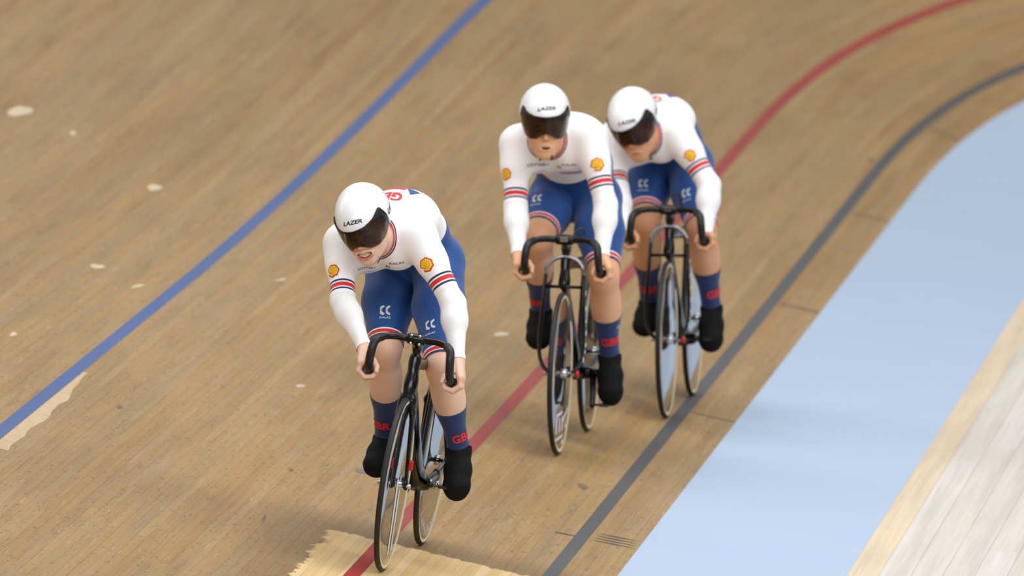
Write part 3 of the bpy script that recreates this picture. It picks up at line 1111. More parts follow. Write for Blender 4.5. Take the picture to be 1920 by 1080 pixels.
def bike_wide(fr, label, ang, cable, marks=True):
    """following bikes: fork blades and seat stays standing wide of the wheels"""
    bk = empty('track_bike', fr.matrix())
    tag(bk, label, 'bicycle', 'track bikes on the boards')
    bb = A3(0, 0, .285); ht, hb = A3(.50, 0, .80), A3(.53, 0, .70)
    seat = A3(-.16, 0, .735)
    items = [(Cap(ht, hb, .017, .020), 0, 1),
             (Cap(hb + A3(-.01, 0, .01), A3(.05, 0, .31), .016, .022, A3(.65, 0, -.76), 1.8), .03, 1),
             (Cap(A3(.05, 0, .31), bb, .024, .03), .03, 1), (Cap(bb - A3(0, .04, 0), bb + A3(0, .04, 0), .027, .027), .02, 1),
             (Cap(ht - A3(.01, 0, .02), seat, .014, .014, A3(0, 0, 1), 1.5), .03, 1),
             (Cap(bb, seat, .013, .013, A3(1, 0, 0), 2.5), .03, 1)]
    for sg in (1, -1):
        ax = A3(RX, .058 * sg, WR)
        items += [(Cap(bb + A3(-.03, .03 * sg, 0), ax, .013, .011, A3(0, 0, 1), 1.5), .02, 1),
                  (Cap(seat + A3(-.0, .012 * sg, -.02), A3(-.22, .082 * sg, .70), .010, .0085), .02, 1),
                  (Cap(A3(-.22, .082 * sg, .70), A3(-.31, .09 * sg, .52), .0085, .008, A3(1, 0, 0), 2.2), .02, 1),
                  (Cap(A3(-.31, .09 * sg, .52), A3(-.365, .085 * sg, .40), .008, .008, A3(1, 0, 0), 2.2), .02, 1),
                  (Cap(A3(-.365, .085 * sg, .40), ax, .008, .009, A3(1, 0, 0), 1.7), .02, 1)]
    sdf_mesh('frame', [Group(items)], .0042, M_CARBON, bk)
    # arch + blades
    top = A3(.512, 0, .808)
    half = .079
    arch = spline([A3(.513, -half, .735), A3(.512, -half * .95, .765), A3(.508, -half * .62, .797), A3(.505, 0, .812),
                   A3(.508, half * .62, .797), A3(.512, half * .95, .765), A3(.513, half, .735)], 8)
    fork = empty('fork', None, bk)
    mesh_obj('fork_arch', *tube(arch, .0088, 12, flat=((1, 0, 0), 1.6)), M_ARC_HIGHLIGHT, fork)
    for sg in (1, -1):
        bl = spline([A3(.513, half * sg, .738), A3(.54, (half + .006) * sg, .62), A3(.562, (half + .013) * sg, .49), A3(.578, (half + .010) * sg, .41),
                     A3(.588, (half - .006) * sg, .365), A3(.594, (half - .03) * sg, .338)], 8)
        mesh_obj('fork_blade', *tube(bl, np.interp(np.linspace(0, 1, len(bl)), [0, .7, 1], [.0085, .008, .0085]), 12, flat=((1, 0, 0), 2.4)), M_CARBON, fork)
        mesh_obj('axle_nut', *tube([A3(FX, .036 * sg, WR), A3(FX, .066 * sg, WR)], [.012, .0095], 12), M_STEEL, bk)
        mesh_obj('axle_nut', *tube([A3(RX, .06 * sg, WR), A3(RX, .075 * sg, WR)], [.011, .009], 12), M_STEEL, bk)
        if marks and sg > 0:
            for k in range(7):
                t = .14 + k * .085
                c = bl[int(t * (len(bl) - 1))] + A3(.004, .009 * sg, 0)
                mesh_obj('fork_marking', *box(c, (.011, .0006, .010 - .002 * (k % 3))), M_DECAL, fork, smooth=False)
    mesh_obj('fork_bridge', *tube([A3(.535, -half - .004, .688), A3(.545, 0, .69), A3(.535, half + .004, .688)], .0072, 10), M_CARBON, fork)
    clamp = A3(.555, 0, .885)
    st = [(Cap(ht, ht + A3(-.012, 0, .045), .016, .016), 0, 1), (Cap(ht + A3(-.012, 0, .045), clamp, .018, .018), .02, 1),
          (Cap(clamp - A3(0, .025, 0), clamp + A3(0, .025, 0), .021, .021), .01, 1)]
    stem = sdf_mesh('stem', [Group(st)], .0035, M_CARBON, bk)
    V, Fc = merge([box(clamp + A3(.0215, 0, .003) + A3(0, (i - 1) * .011, (j - .5) * .011), (.0015, .004, .004)) for i in range(3) for j in range(2)])
    mesh_obj('stem_badge', V, Fc, M_STEEL, stem, smooth=False)
    mesh_obj('timing_transponder', *tube([A3(FX, .066, WR), A3(FX, .078, WR)], [.017, .015], 16), M_REDPART, bk)
    mesh_obj('crank_bolt', *tube([A3(0, .07, .285), A3(0, .09, .285)], [.017, .015], 16), M_CARBON, bk)
    if cable:
        mesh_obj('cable', *tube(spline(cable, 8), .0042, 8), M_TAPE, bk)
    g = handlebar(bk, clamp, .146, .135, .085, -.03, None)
    saddle(bk, -.215, .90, seat)
    return bk, g, ang


def logo_wheel_decal():
    """block logo low on the second rider's front disc"""
    polys = [[(-.055, -.02), (-.043, -.02), (-.043, .05), (-.055, .05)], [(-.055, .05), (.0, .05), (.0, .062), (-.055, .062)],
             [(-.028, -.02), (-.018, -.02), (-.018, .04), (-.028, .04)], [(-.004, -.02), (.006, -.02), (.006, .04), (-.004, .04)],
             [(.006, .028), (.05, .062), (.056, .05), (.006, .012)], [(-.055, -.05), (.012, -.05), (.012, -.038), (-.055, -.038)],
             [(.03, -.02), (.045, -.02), (.045, -.006), (.03, -.006)], [(.0, -.078), (.02, -.078), (.02, -.062), (.0, -.062)]]
    V2, T = polys_mesh(polys)
    V2, T = densify(V2, T, .015)
    c = A3(.0, 0, -.215)
    V2 = V2 * np.array([3.4, 1.0])
    P = c + V2[:, :1] * A3(-1, 0, 0) + V2[:, 1:2] * A3(0, 0, 1)
    rr = np.hypot(P[:, 0], P[:, 2])
    P[:, 1] = np.interp(rr, [0, .03, .12, .24, .305], [.017, .0165, .0145, .0118, .0105]) + .0012
    return P, T


BK1, GR1, PED1 = bike_classic(FR1, 'black track bike with slim fork under the leading cyclist', 6)
BK2, GR2, _ = bike_wide(FR2, 'black track bike with wide arched fork and white logo low on its front disc', -48,
                        [A3(.49, .02, .87), A3(.44, .03, .91), A3(.38, .05, .92), A3(.33, .06, .89)])
make_wheel('front_wheel', FX, BK2, [logo_wheel_decal()])
make_wheel('rear_wheel', RX, BK2, [])
PED2 = crankset(BK2, -48)
BK3, GR3, _ = bike_wide(FR3, 'black track bike with wide arched fork on the black line, third in line', 5,
                        [A3(.50, -.012, .86), A3(.47, -.022, .89), A3(.43, -.012, .925), A3(.39, .012, .94), A3(.36, .03, .925), A3(.35, .034, .85)])
make_wheel('front_wheel', FX, BK3, [])
make_wheel('rear_wheel', RX, BK3, [])
PED3 = crankset(BK3, 5)
# ------------------------------------------------------------------ riders
M_WHITE = plain('white_stretch_fabric', (244, 243, 244), 0.62, grain=0.02, scale=400, bump=0.15)
M_LETTER_NAVY = plain('navy_print', (38, 52, 92), 0.6)
M_LETTER_RED = plain('red_print', (222, 40, 44), 0.6)
M_LETTER_BLUE = plain('blue_print', (40, 78, 150), 0.6)
M_LETTER_WHITE = plain('pale_print', (206, 214, 226), 0.6)
M_LETTER_BLACK = plain('black_print', (20, 20, 22), 0.5)
M_SHELL_RED = plain('emblem_red', (206, 40, 26), 0.6)
M_SHELL_YEL = plain('emblem_yellow', (248, 204, 22), 0.6)
M_HELMET = plain('white_helmet_gloss', (240, 241, 244), 0.28, coat=0.3, grain=0.01)
M_TEETH = plain('teeth', (236, 222, 190), 0.3)
M_MOUTH = plain('mouth_inside', (70, 22, 20), 0.6)
M_EYE = plain('eye_white', (190, 182, 175), 0.3)
M_IRIS = plain('eye_dark', (40, 30, 26), 0.2)
M_ZIP = plain('black_zip_pull', (18, 18, 18), 0.4)
M_NAIL = plain('finger_nail', (236, 205, 196), 0.3)
M_SHOE = plain('black_overshoe_fabric', (9, 9, 10), 0.75, spec=0.2, grain=0.2, bump=0.3, scale=200)
M_SOLE = plain('black_shoe_sole', (12, 12, 12), 0.5)


def cloth(name, base, stops, attr='band', rough=0.6, weave=0.05, folds=0.0):
    """fabric whose printed bands follow the attribute (metres along the limb, mapped -0.1..0.1 to 0..1)"""
    m = NT(name)
    at = m.n('ShaderNodeAttribute', attribute_name=attr)
    f = m.math('MULTIPLY_ADD', (at, 2), 5.0, 0.5, clamp=True)
    tc = m.n('ShaderNodeTexCoord')
    nz = m.noise((tc, 3), 350.0, 2.0)
    r = m.ramp(f, [(min(1, max(0, p * 5 + .5)), lin(*c)) for p, c in stops], 'CONSTANT')
    col = m.mix(1.0, (r, 0), m.ramp(nz, [(0.3, (1 - weave,) * 3), (0.7, (1 + weave,) * 3)]), 'MULTIPLY')
    bp = m.n('ShaderNodeBump', {'Strength': 0.12, 'Distance': 0.0006, 'Height': nz})
    if folds:
        fn = m.noise((tc, 3), 13.0, 2.0, 0.5, 0.6)
        bp = m.n('ShaderNodeBump', {'Strength': folds, 'Distance': 0.02, 'Height': fn, 'Normal': bp})
    m.out(Base_Color=col, Roughness=rough, Normal=bp)
    m.b.inputs['Sheen Weight'].default_value = 0.15
    m.b.inputs['Specular IOR Level'].default_value = 0.3
    return m.m


WH, NV, RD, BL = (245, 244, 245), (32, 52, 94), (214, 42, 42), (26, 72, 138)
M_TOP = cloth('skinsuit_white', None, [(-.1, WH), (-.0235, NV), (-.0155, WH), (-.0095, RD), (.0085, WH), (.0140, NV), (.0225, WH)], weave=0.02, folds=0.12)
M_COLLAR = cloth('collar_stripes', None, [(-.1, RD), (.005, WH), (.0065, NV), (.012, WH)], weave=.03)
M_SHORTS = cloth('skinsuit_blue', None, [(-.1, NV), (.011, WH), (.0155, RD), (.031, WH), (.0365, BL)], folds=0.08)
M_SOCK = cloth('navy_sock', None, [(-.1, (34, 54, 100)), (.0, (34, 54, 100))])


def skin_material(name, rgb):
    m = NT(name)
    at = m.n('ShaderNodeAttribute', attribute_name='tint')
    tc = m.n('ShaderNodeTexCoord')
    nz = m.noise((tc, 3), 18.0, 4.0)
    base = m.mix(nz, tuple(x * .93 for x in lin(*rgb)[:3]) + (1,), tuple(min(1, x * 1.06) for x in lin(*rgb)[:3]) + (1,))
    col = m.mix(1.0, base, (at, 0), 'MULTIPLY')
    m.out(Base_Color=col, Roughness=0.48)
    m.b.inputs['Subsurface Weight'].default_value = 0.12
    m.b.inputs['Subsurface Radius'].default_value = (0.012, 0.005, 0.003)
    m.b.inputs['Subsurface Scale'].default_value = 0.6
    m.b.inputs['Specular IOR Level'].default_value = 0.35
    return m.m


def visor_material():
    m = NT('smoked_visor')
    nt = m.t
    tr = m.n('ShaderNodeBsdfTransparent', {'Color': (0.235, 0.19, 0.165, 1)})
    gl = m.n('ShaderNodeBsdfGlossy', {'Color': (1, 1, 1, 1), 'Roughness': 0.12})
    fr = m.n('ShaderNodeFresnel', {'IOR': 1.35})
    mx = m.n('ShaderNodeMixShader')
    tc = m.n('ShaderNodeTexCoord')
    nz = m.noise((tc, 3), 5.0, 2.0)
    m.set(mx, 0, m.math('MULTIPLY', fr, m.math('MULTIPLY_ADD', nz, 0.2, 0.9)))
    m.set(mx, 1, tr); m.set(mx, 2, gl)
    nt.links.new(mx.outputs[0], nt.nodes['Material Output'].inputs['Surface'])
    nt.nodes.remove(m.b)
    return m.m


M_VISOR = visor_material()


def vnormals(V, T):
    n = np.zeros_like(V)
    fn = np.cross(V[T[:, 1]] - V[T[:, 0]], V[T[:, 2]] - V[T[:, 0]])
    for i in range(3):
        np.add.at(n, T[:, i], fn)
    return n / (np.linalg.norm(n, axis=1, keepdims=True) + 1e-12)


def shell_emblem():
    """scallop: red outer fan, yellow inner fan with red ribs cut in"""
    def fan(s):
        pts = []
        for t in np.linspace(-200, 20, 29):
            a = math.radians(-t)
            rip = 1 + .05 * math.cos(7 * (a - math.pi / 2))
            pts.append((s * .5 * rip * math.cos(a), s * (.5 * rip * math.sin(a) + .02)))
        pts = [p for p in pts]
        return pts + [(-.30 * s, -.36 * s), (-.20 * s, -.46 * s), (.20 * s, -.46 * s), (.30 * s, -.36 * s)]
    out = fan(1.0)[:]
    inn = [(x, y + .01) for x, y in fan(.82)]
    ribs = []
    for a in (-58, -35, -12, 12, 35, 58):
        r = math.radians(90 + a)
        d = np.array([math.cos(r), math.sin(r)]); q = np.array([-d[1], d[0]])
        b = np.array([math.sin(math.radians(-a)) * .12, -.26])
        e = d * .37 + (0, .03)
        ribs.append([tuple(b - q * .006), tuple(b + q * .006), tuple(e + q * .016), tuple(e - q * .016)])
    return out, inn, ribs


def clover():
    """two mirrored angular hooks over the maker's word"""
    k = [(-.42, .36), (-.12, .5), (-.02, .36), (-.24, .2), (-.3, .04), (-.22, -.1), (-.02, -.28), (-.12, -.42), (-.42, -.3)]
    k2 = [(.08, .3), (.36, .5), (.46, .34), (.26, .16), (.2, .02), (.26, -.1), (.48, -.28), (.38, -.44), (.08, -.24)]
    return [k, k2]


def rider(fr, grips, peds, J, H, look, skin_rgb, label, mouth='grit'):
    pt = fr.pt
    j = {k: pt(*v) for k, v in J.items()}
    person = empty('person', fr.matrix())
    tag(person, label, 'person', 'track cyclists in white and blue skinsuits')

    # ---------------------------------------------------------------- head frame (relative to the sight line)
    yaw, pitch, roll = (math.radians(a) for a in look)
    X0, Y0, Z0 = fr.vz, fr.vx, fr.vy
    def rot(v, ax, a):
        return v * math.cos(a) + np.cross(ax, v) * math.sin(a) + ax * (ax @ v) * (1 - math.cos(a))
    # roll about the sight line, then yaw about the head's own up, then nod
    hy, hz, hx = rot(Y0, X0, roll), rot(Z0, X0, roll), X0
    hx, hy = rot(hx, hz, yaw), rot(hy, hz, yaw)
    hx, hz = rot(hx, hy, -pitch), rot(hz, hy, -pitch)
    hc = pt(*H)
    hp = lambda x, y, z: hc + hx * x + hy * y + hz * z
    HR = np.stack([hx, hy, hz])

    # ---------------------------------------------------------------- torso
    pc = (j['hipR'] + j['hipL']) / 2
    sm = (j['shR'] + j['shL']) / 2
    hs, ss = unit(j['hipL'] - j['hipR']), unit(j['shL'] - j['shR'])
    sd = unit(sm - pc)
    ms = unit(hs + ss)
    up = unit(np.cross(sd, ms)); up = up * np.sign(up[2])
    L = np.linalg.norm(sm - pc)
    low = pc + sd * L * .22 + up * (.06 + J_ARCH * .6)
    mid = pc + sd * L * .52 + up * (.052 + J_ARCH)
    cc = pc + sd * L * .86 + up * (.008 + J_ARCH * .35)
    nb = sm + up * .052 + sd * .035
    hb = hp(-.035, 0, -.075)
    torso = [(Cap(j['hipR'] + hs * .005 + up * .01, j['hipL'] - hs * .005 + up * .01, .096, .096), 0, 1),
             (Cap(pc + up * .03, low, .108, .108, hs, 1.38), .05, 1),
             (Cap(low, mid, .108, .110, ms, 1.36), .05, 1),
             (Cap(mid, cc, .112, .108, ss, 1.40), .05, 1),
             (Cap(cc, cc + sd * .05 - up * .02, .106, .085, ss, 1.25), .05, 1),
             (Cap(j['shR'] + ss * .02, j['shL'] - ss * .02, .064, .064), .06, 1),
             (Cap(nb - sd * .03, j['shR'] + up * .022 + ss * .01, .06, .046), .05, 1), (Cap(nb - sd * .03, j['shL'] + up * .022 - ss * .01, .06, .046), .05, 1),
             (Ell(cc + sd * .03 - up * J_CHESTLOW + ss * .07, (.07, .06, .06)), .05, 1), (Ell(cc + sd * .03 - up * J_CHESTLOW - ss * .07, (.07, .06, .06)), .05, 1)]
    for sg, h in ((1, 'hipL'), (-1, 'hipR')):
        torso.append((Ell(j[h] - sd * .055 + up * .045 - hs * .02 * sg, (.095, .085, .09)), .05, 1))
    G_torso = Group(torso)

    # ---------------------------------------------------------------- legs
    G_leg = {}
    for s in 'RL':
        h, k, a, toe = j['hip' + s], j['kn' + s], j['an' + s], j['toe' + s]
        sh_ax = unit(a - k); th_ax = unit(k - h)
        fwd = k - (h + a) / 2
        fs = unit(fwd - (fwd @ sh_ax) * sh_ax); ft = unit(fwd - (fwd @ th_ax) * th_ax)
        m = h + (k - h) * .42 + ft * .012
        lat = np.cross(th_ax, ft)
        it = [(Cap(h, m, .100, .094), 0, 1), (Cap(m, k + ft * .0, .094, .056), .04, 1),
              (Cap(h + (k - h) * .45 + lat * .022 + ft * .02, h + (k - h) * .86 + lat * .010 + ft * .012, .054, .034), .05, 1),
              (Cap(h + (k - h) * .5 - lat * .022 + ft * .016, h + (k - h) * .92 - lat * .012 + ft * .008, .052, .034), .05, 1),
              (Ell(k + ft * .022 + fs * .012, (.032, .032, .036)), .04, 1),
              (Cap(k, k + (a - k) * .3 - fs * .014, .052, .056), .04, 1),
              (Cap(k + (a - k) * .26 - fs * .018, k + (a - k) * .5 - fs * .013, .054, .047), .04, 1),
              (Cap(k + (a - k) * .45 - fs * .008, a, .047, .0335), .05, 1),
              (Cap(k + (a - k) * .1 + fs * .018, a + fs * .006, .036, .027), .03, 1),
              (Cap(a, a + (toe - a) * .5, .031, .022), .03, 1)]
        G_leg[s] = Group(it, .022)

    # ---------------------------------------------------------------- arms and hands
    G_arm, G_hand, hand = {}, {}, {}
    for s, sg in (('R', -1), ('L', 1)):
        sh, el, wr = j['sh' + s], j['el' + s], j['wr' + s]
        ax = unit(wr - el); au = unit(el - sh)
        bend = el - (sh + wr) / 2
        bk_ = unit(bend - (bend @ ax) * ax)
        it = [(Cap(sh, sh + (el - sh) * .35, .060, .054), 0, 1), (Cap(sh + (el - sh) * .3, el, .053, .0425), .04, 1),
              (Cap(el, el + (wr - el) * .3, .0425, .045), .03, 1), (Cap(el + (wr - el) * .28, wr, .0445, .0245), .03, 1)]
        G_arm[s] = Group(it, .05)
        ga, gb = grips[s]
        d = unit(ga - gb)
        g = gb + (ga - gb) * .42
        out = unit(A3(0, sg, 0) - (A3(0, sg, 0) @ d) * d)
        u = np.cross(d, out) * sg
        u = u * np.sign(u[2])
        W = wr
        hi = []
        nails = []
        for i, off in enumerate((.034, .013, -.008, -.027)):
            sc = (.98, 1.05, 1.0, .86)[i]
            c0 = g + d * off
            K = c0 + out * .033 * sc + u * .018
            P1 = c0 + out * .037 * sc - u * .014
            P2 = c0 + out * .010 - u * .036 * sc
            P3 = c0 - out * .019 - u * .029 * sc
            P4 = c0 - out * .029 - u * .011 * sc
            r0 = (.0098, .0102, .0098, .0088)[i]
            hi += [(Cap(W + d * off * .35, K, .019, .0135), .014, 1), (Cap(K, P1, r0 * 1.1, r0), .007, 1), (Cap(P1, P2, r0, r0 * .95), .004, 1),
                   (Cap(P2, P3, r0 * .95, r0 * .92), .004, 1), (Cap(P3, P4, r0 * .92, r0 * .8), .004, 1)]
            nails.append((P4 + (P4 - P3) * .25 - out * r0 * .6, unit(P4 - P3), -out))
        T0 = W + (g - W) * .35 - out * .008 + d * .008
        T1 = g + d * .020 - out * .012 + u * .030
        T2 = g + d * .034 - out * .028 + u * .012
        T3 = g + d * .046 - out * .031 - u * .006
        hi += [(Cap(T0, T1, .017, .0125), .012, 1), (Cap(T1, T2, .0125, .0105), .006, 1), (Cap(T2, T3, .0105, .0085), .005, 1)]
        nails.append((T3 - out * .0075, unit(T3 - T2), -out))
        G_hand[s] = Group(hi, .018)
        hand[s] = nails

    # ---------------------------------------------------------------- head
    rough_open = {'grit': (.029, .0125), 'open': (.019, .0065), 'shut': (.018, .002)}[mouth]
    mc = hp(.094, 0, -.070)
    head = [(Ell(hp(-.018, 0, .035), (.098, .076, .09), HR), 0, 1),
            (Ell(hp(.026, 0, -.028), (.066, .064, .086), HR), .04, 1),
            (Cap(hp(.0, .044, -.062), hp(.062, .018, -.102), .022, .018), .03, 1), (Cap(hp(.0, -.044, -.062), hp(.062, -.018, -.102), .022, .018), .03, 1),
            (Ell(hp(.074, 0, -.103), (.019, .023, .017), HR), .025, 1),
            (Ell(hp(.055, .039, -.032), (.025, .022, .026), HR), .03, 1), (Ell(hp(.055, -.039, -.032), (.025, .022, .026), HR), .03, 1),
            (Cap(hp(.084, -.028, .02), hp(.084, .028, .02), .011, .011), .02, 1),
            (Ell(hp(.096, .031, .002), (.015, .018, .0075), HR), .010, -1), (Ell(hp(.096, -.031, .002), (.015, .018, .0075), HR), .010, -1),
            (Cap(hp(.088, 0, .014), hp(.104, 0, -.027), .0085, .0105), .012, 1),
            (Ell(hp(.096, .0105, -.032), (.009, .0075, .007), HR), .006, 1), (Ell(hp(.096, -.0105, -.032), (.009, .0075, .007), HR), .006, 1),
            (Ell(hp(.066, 0, -.070), (.030, .045, .034), HR), .02, 1)]
    ow, oh = rough_open
    lipc = []
    for t in np.linspace(0, 2 * math.pi, 17):
        lipc.append(hp(.0955 - .30 * (abs(math.cos(t)) * (ow + .004)) ** 1.6 * 3.2 - .004 * abs(math.cos(t)), math.cos(t) * (ow + .004), -.070 + math.sin(t) * (oh + .0035) + (.008 if mouth == 'grit' else 0) * math.cos(t) ** 2))
    for p, q in zip(lipc[:-1], lipc[1:]):
        head.append((Cap(p, q, .0044, .0044), .007, 1))
    if mouth == 'grit':
        for sg in (-1, 0, 1):
            head.append((Ell(hp(.104 - .006 * abs(sg), sg * ow * .52, -.070 + .0035 * abs(sg)), (.028, ow * .55, oh * (1 - .25 * abs(sg))), HR), .003, -1))
    else:
        head.append((Ell(hp(.104, 0, -.070), (.028, ow, oh), HR), .003, -1))
    for sg in (1, -1):
        head.append((Ell(hp(-.012, .077 * sg, -.008), (.02, .008, .031), HR), .01, 1))
    G_head = Group(head, .03)
    G_neck = Group([(Cap(nb - sd * .02, hb, .060, .052), 0, 1), (Cap(nb - sd * .01 - up * .03, hp(.0, 0, -.07), .05, .045), .04, 1)], .045)

    groups = [G_torso, G_leg['R'], G_leg['L'], G_arm['R'], G_arm['L'], G_neck, G_head, G_hand['R'], G_hand['L']]
    names = ['torso', 'legR', 'legL', 'armR', 'armL', 'neck', 'head', 'handR', 'handL']
    V, Q = polygonise(groups, .0052)
    T = tris(Q)
    hR, hL = grips['R'][1], grips['L'][1]
    fine = lambda c: (np.linalg.norm(c - hp(.06, 0, -.04), axis=1) < .095) | (np.linalg.norm(c - hR, axis=1) < .11) | (np.linalg.norm(c - hL, axis=1) < .11)
    V, T = refine(V, T, fine)
    for _ in range(2):
        m = fine(V)
        Vm = V[m]
        V[m] = Vm - field_normal(groups, Vm, .001) * np.clip(field_points(groups, Vm), -.004, .004)[:, None]
    m = np.linalg.norm(V - hp(.09, 0, -.055), axis=1) < .06      # mouth and nose once more
    V, T = refine(V, T, lambda c: np.linalg.norm(c - hp(.09, 0, -.055), axis=1) < .06)
    m = np.linalg.norm(V - hp(.09, 0, -.055), axis=1) < .065
    V[m] = V[m] - field_normal(groups, V[m], .0008) * np.clip(field_points(groups, V[m]), -.003, .003)[:, None]
    N = vnormals(V, T)

    # skin tints (lips, flushed cheeks, knees, brows)
    tint = np.ones((len(V), 3))
    lp = np.array(lipc)
    lp = np.stack([np.interp(np.linspace(0, 16, 97), np.arange(17), lp[:, i]) for i in range(3)], 1)
    nm = np.linalg.norm(V - mc, axis=1) < .06
    dl = np.full(len(V), 1.0)
    dl[nm] = np.min([np.linalg.norm(V[nm] - p, axis=1) for p in lp], 0)
    below = np.clip(-((V - mc) @ hz) / .006, 0, 1)
    f = np.clip((.0066 + (.0022 if mouth == 'grit' else .001) * below - dl) / .0025, 0, 1)[:, None]
    tint = tint * (1 - f) + f * np.array([.76, .44, .41])
    inside = np.clip((.9 - np.linalg.norm(((V - hp(.094, 0, -.070)) @ HR.T) / np.array([.028, ow, oh + .001]), axis=1)) / .2, 0, 1)[:, None]
    tint = tint * (1 - inside) + inside * np.array([.3, .1, .09])
    for c, r, col in ((hp(.07, .042, -.03), .03, (1, .84, .80)), (hp(.07, -.042, -.03), .03, (1, .84, .80)), (hp(.112, 0, -.03), .018, (1, .82, .78)),
                      (j['knR'], .075, (1, .86, .82)), (j['knL'], .075, (1, .86, .82)), (hR, .06, (1, .9, .86)), (hL, .06, (1, .9, .86))):
        f = np.exp(-(np.linalg.norm(V - c, axis=1) / r) ** 2)[:, None]
        tint = tint * (1 - f + f * np.array(col))
    for sg in (1, -1):
        dbrow = np.linalg.norm(((V - hp(.09, .031 * sg, .023)) @ HR.T) / np.array([.03, .02, .0045]), axis=1)
        f = np.clip((1.1 - dbrow) / .3, 0, 1)[:, None]
        tint = tint * (1 - f * .6)
    body = mesh_obj('body', V, T, skin_material('skin', skin_rgb), person, attrs={'tint': tint})

    def hit(u, v, gs):
        d = unit(-fr.vz + fr.vx * (u - 960) / F_PX - fr.vy * (v - 540) / F_PX)
        t = (1.3 - fr.cam[0]) / d[0]
        p = fr.cam + d * t
        best = (9.0, p)
        for _ in range(300):
            e = field_points(gs, p[None])[0]
            if e < best[0]: best = (e, p)
            if e < .0004: break
            p = p + d * max(min(e, .05) * .8, .0005)
        p = best[1]
        if best[0] > .0004:         # grazing line: nearest point of the surface
            for _ in range(6):
                p = p - field_normal(gs, p[None])[0] * field_points(gs, p[None])[0]
        return p, field_normal(gs, p[None])[0]

    # ---------------------------------------------------------------- which limb is each vertex on
    D = np.stack([g.d(V.astype(np.float32)) for g in groups], 1)
    lab = np.array(names)[D.argmin(1)]
    isin = lambda *n: np.isin(lab, n)

    # scalar fields
    wp = hit(*J_WAISTPX, groups)[0]
    nq = unit(sd - up * J_WTILT)
    if J_BELLYPX:
        nq = unit(np.cross(ms, hit(*J_BELLYPX, groups)[0] - wp)); nq = nq * np.sign(nq @ sd)
    q = (V - wp) @ nq
    dleg = np.minimum(D[:, 1], D[:, 2])
    q = q - .6 * np.clip((D[:, 0] - dleg - .012) / .05, 0, 1) * isin('legR', 'legL')
    q = np.where(isin('armR', 'armL', 'handR', 'handL', 'neck', 'head'), np.maximum(q, .03), q)
    nd = unit(hb - nb)
    ncut = nb + nd * .028
    ncen = nb + (hb - nb) * .8
    collar = np.linalg.norm(V - ncen, axis=1) - J_COLLAR
    near = isin('neck', 'torso')
    over = ((V - ncen) @ nd > .015) & isin('neck', 'head')
    collar = np.where(over, np.minimum(collar, -.01), collar)
    collar_f = np.where(isin('head'), -1.0, collar)
    big = np.full(len(V), 1.0)
    sleeve, wrist, band = big.copy(), big.copy(), np.full(len(V), -.2)
    for s in 'RL':
        sh, el, wr = j['sh' + s], j['el' + s], j['wr' + s]
        au, af = unit(el - sh), unit(wr - el)
        t = (V - sh) @ au - np.linalg.norm(el - sh) * (J_BAND + (.06 if s == 'R' else -.06))
        on = isin('arm' + s, 'hand' + s)
        fore = (V - el) @ unit(au + af) > 0.01
        t = np.where(fore, .15, t)
        band = np.where(on, np.clip(t, -.2, .2), band)
        sleeve = np.where(on, .042 - t, sleeve)
        wrist = np.where(on, np.minimum(-((V - (wr + af * .004)) @ af), 1.0), wrist)
    hem, sock, sband = big.copy(), np.full(len(V), -1.0), np.full(len(V), .2)
    for s in 'RL':
        h, k, a = j['hip' + s], j['kn' + s], j['an' + s]
        th, sa = unit(k - h), unit(a - k)
        on = isin('leg' + s)
        f_ = np.linalg.norm(k - h) * J_HEM['RL'.index(s)] - (V - h) @ th
        shank = (V - k) @ unit(th + sa) > -.012
        f_ = np.where(shank, -.05, f_)
        hem = np.where(on, f_, hem)
        sband = np.where(on, np.clip(f_, -.2, .2), sband)
        t = (V - k) @ sa - np.linalg.norm(a - k) * J_SOCK
        sock = np.where(on & shank, t, sock)

    def garment(name, fields, off, mat, parent, attrs, sel=None):
        vv, tt, at = V + N * off, T, dict(attrs)
        if sel is not None:
            tt = tt[sel[tt].all(1)]
        fs_ = [f.copy() for f in fields]
        for i in range(len(fs_)):
            pack = dict(at); pack.update({'_%d' % k_: f for k_, f in enumerate(fs_)})
            vv, tt, pack = clip_mesh(vv, tt, fs_[i], pack)
            fs_ = [pack.pop('_%d' % k_) for k_ in range(len(fs_))]
            at = pack
        return mesh_obj(name, vv, tt, mat, parent, attrs=at)

    suit = garment('skinsuit_top', [q, collar_f - .010, sleeve], .0024, M_TOP, person, {'band': band})
    garment('collar', [collar_f, .0125 - np.where(near, collar, 1.0)], .0038, M_COLLAR, person, {'band': np.where(near, collar, .2)}, sel=isin('neck', 'torso', 'head'))
    shorts = garment('skinsuit_shorts', [-q, hem], .0024, M_SHORTS, person, {'band': sband})
    for s in 'RL':
        on = isin('arm' + s, 'hand' + s)
        garment('arm_warmer', [-sleeve + .004, wrist], .0018, M_WHITE, person, {}, sel=on)
    socks = {}
    for s in 'RL':
        socks[s] = garment('sock', [sock, np.linalg.norm(j['an' + s] - j['kn' + s]) * (1 - J_SOCK) + .014 - sock], .002, M_SOCK, person, {'band': sock}, sel=isin('leg' + s))

    # ---------------------------------------------------------------- shoes
    for s, sg in (('R', -1), ('L', 1)):
        a, toe, k = j['an' + s], j['toe' + s], j['kn' + s]
        d = toe - a
        ln = np.linalg.norm(d)
        lat = unit(Y - (Y @ unit(d)) * unit(d))
        ref = unit(a - k) - A3(.8, 0, 0)
        dn = unit(np.cross(lat, unit(d))); dn = dn if dn @ ref > 0 else -dn
        ang = math.atan2(.07, .17)
        f_ = unit(unit(d) * math.cos(ang) - dn * math.sin(ang))     # along the sole
        u_ = unit(np.cross(f_, lat)); u_ = u_ if u_ @ ref < 0 else -u_
        heel = a - f_ * .035 - u_ * .045
        ball = a + f_ * (ln * .72) - u_ * .058
        tip = toe - f_ * .020 + u_ * .012
        sa = unit(k - a)
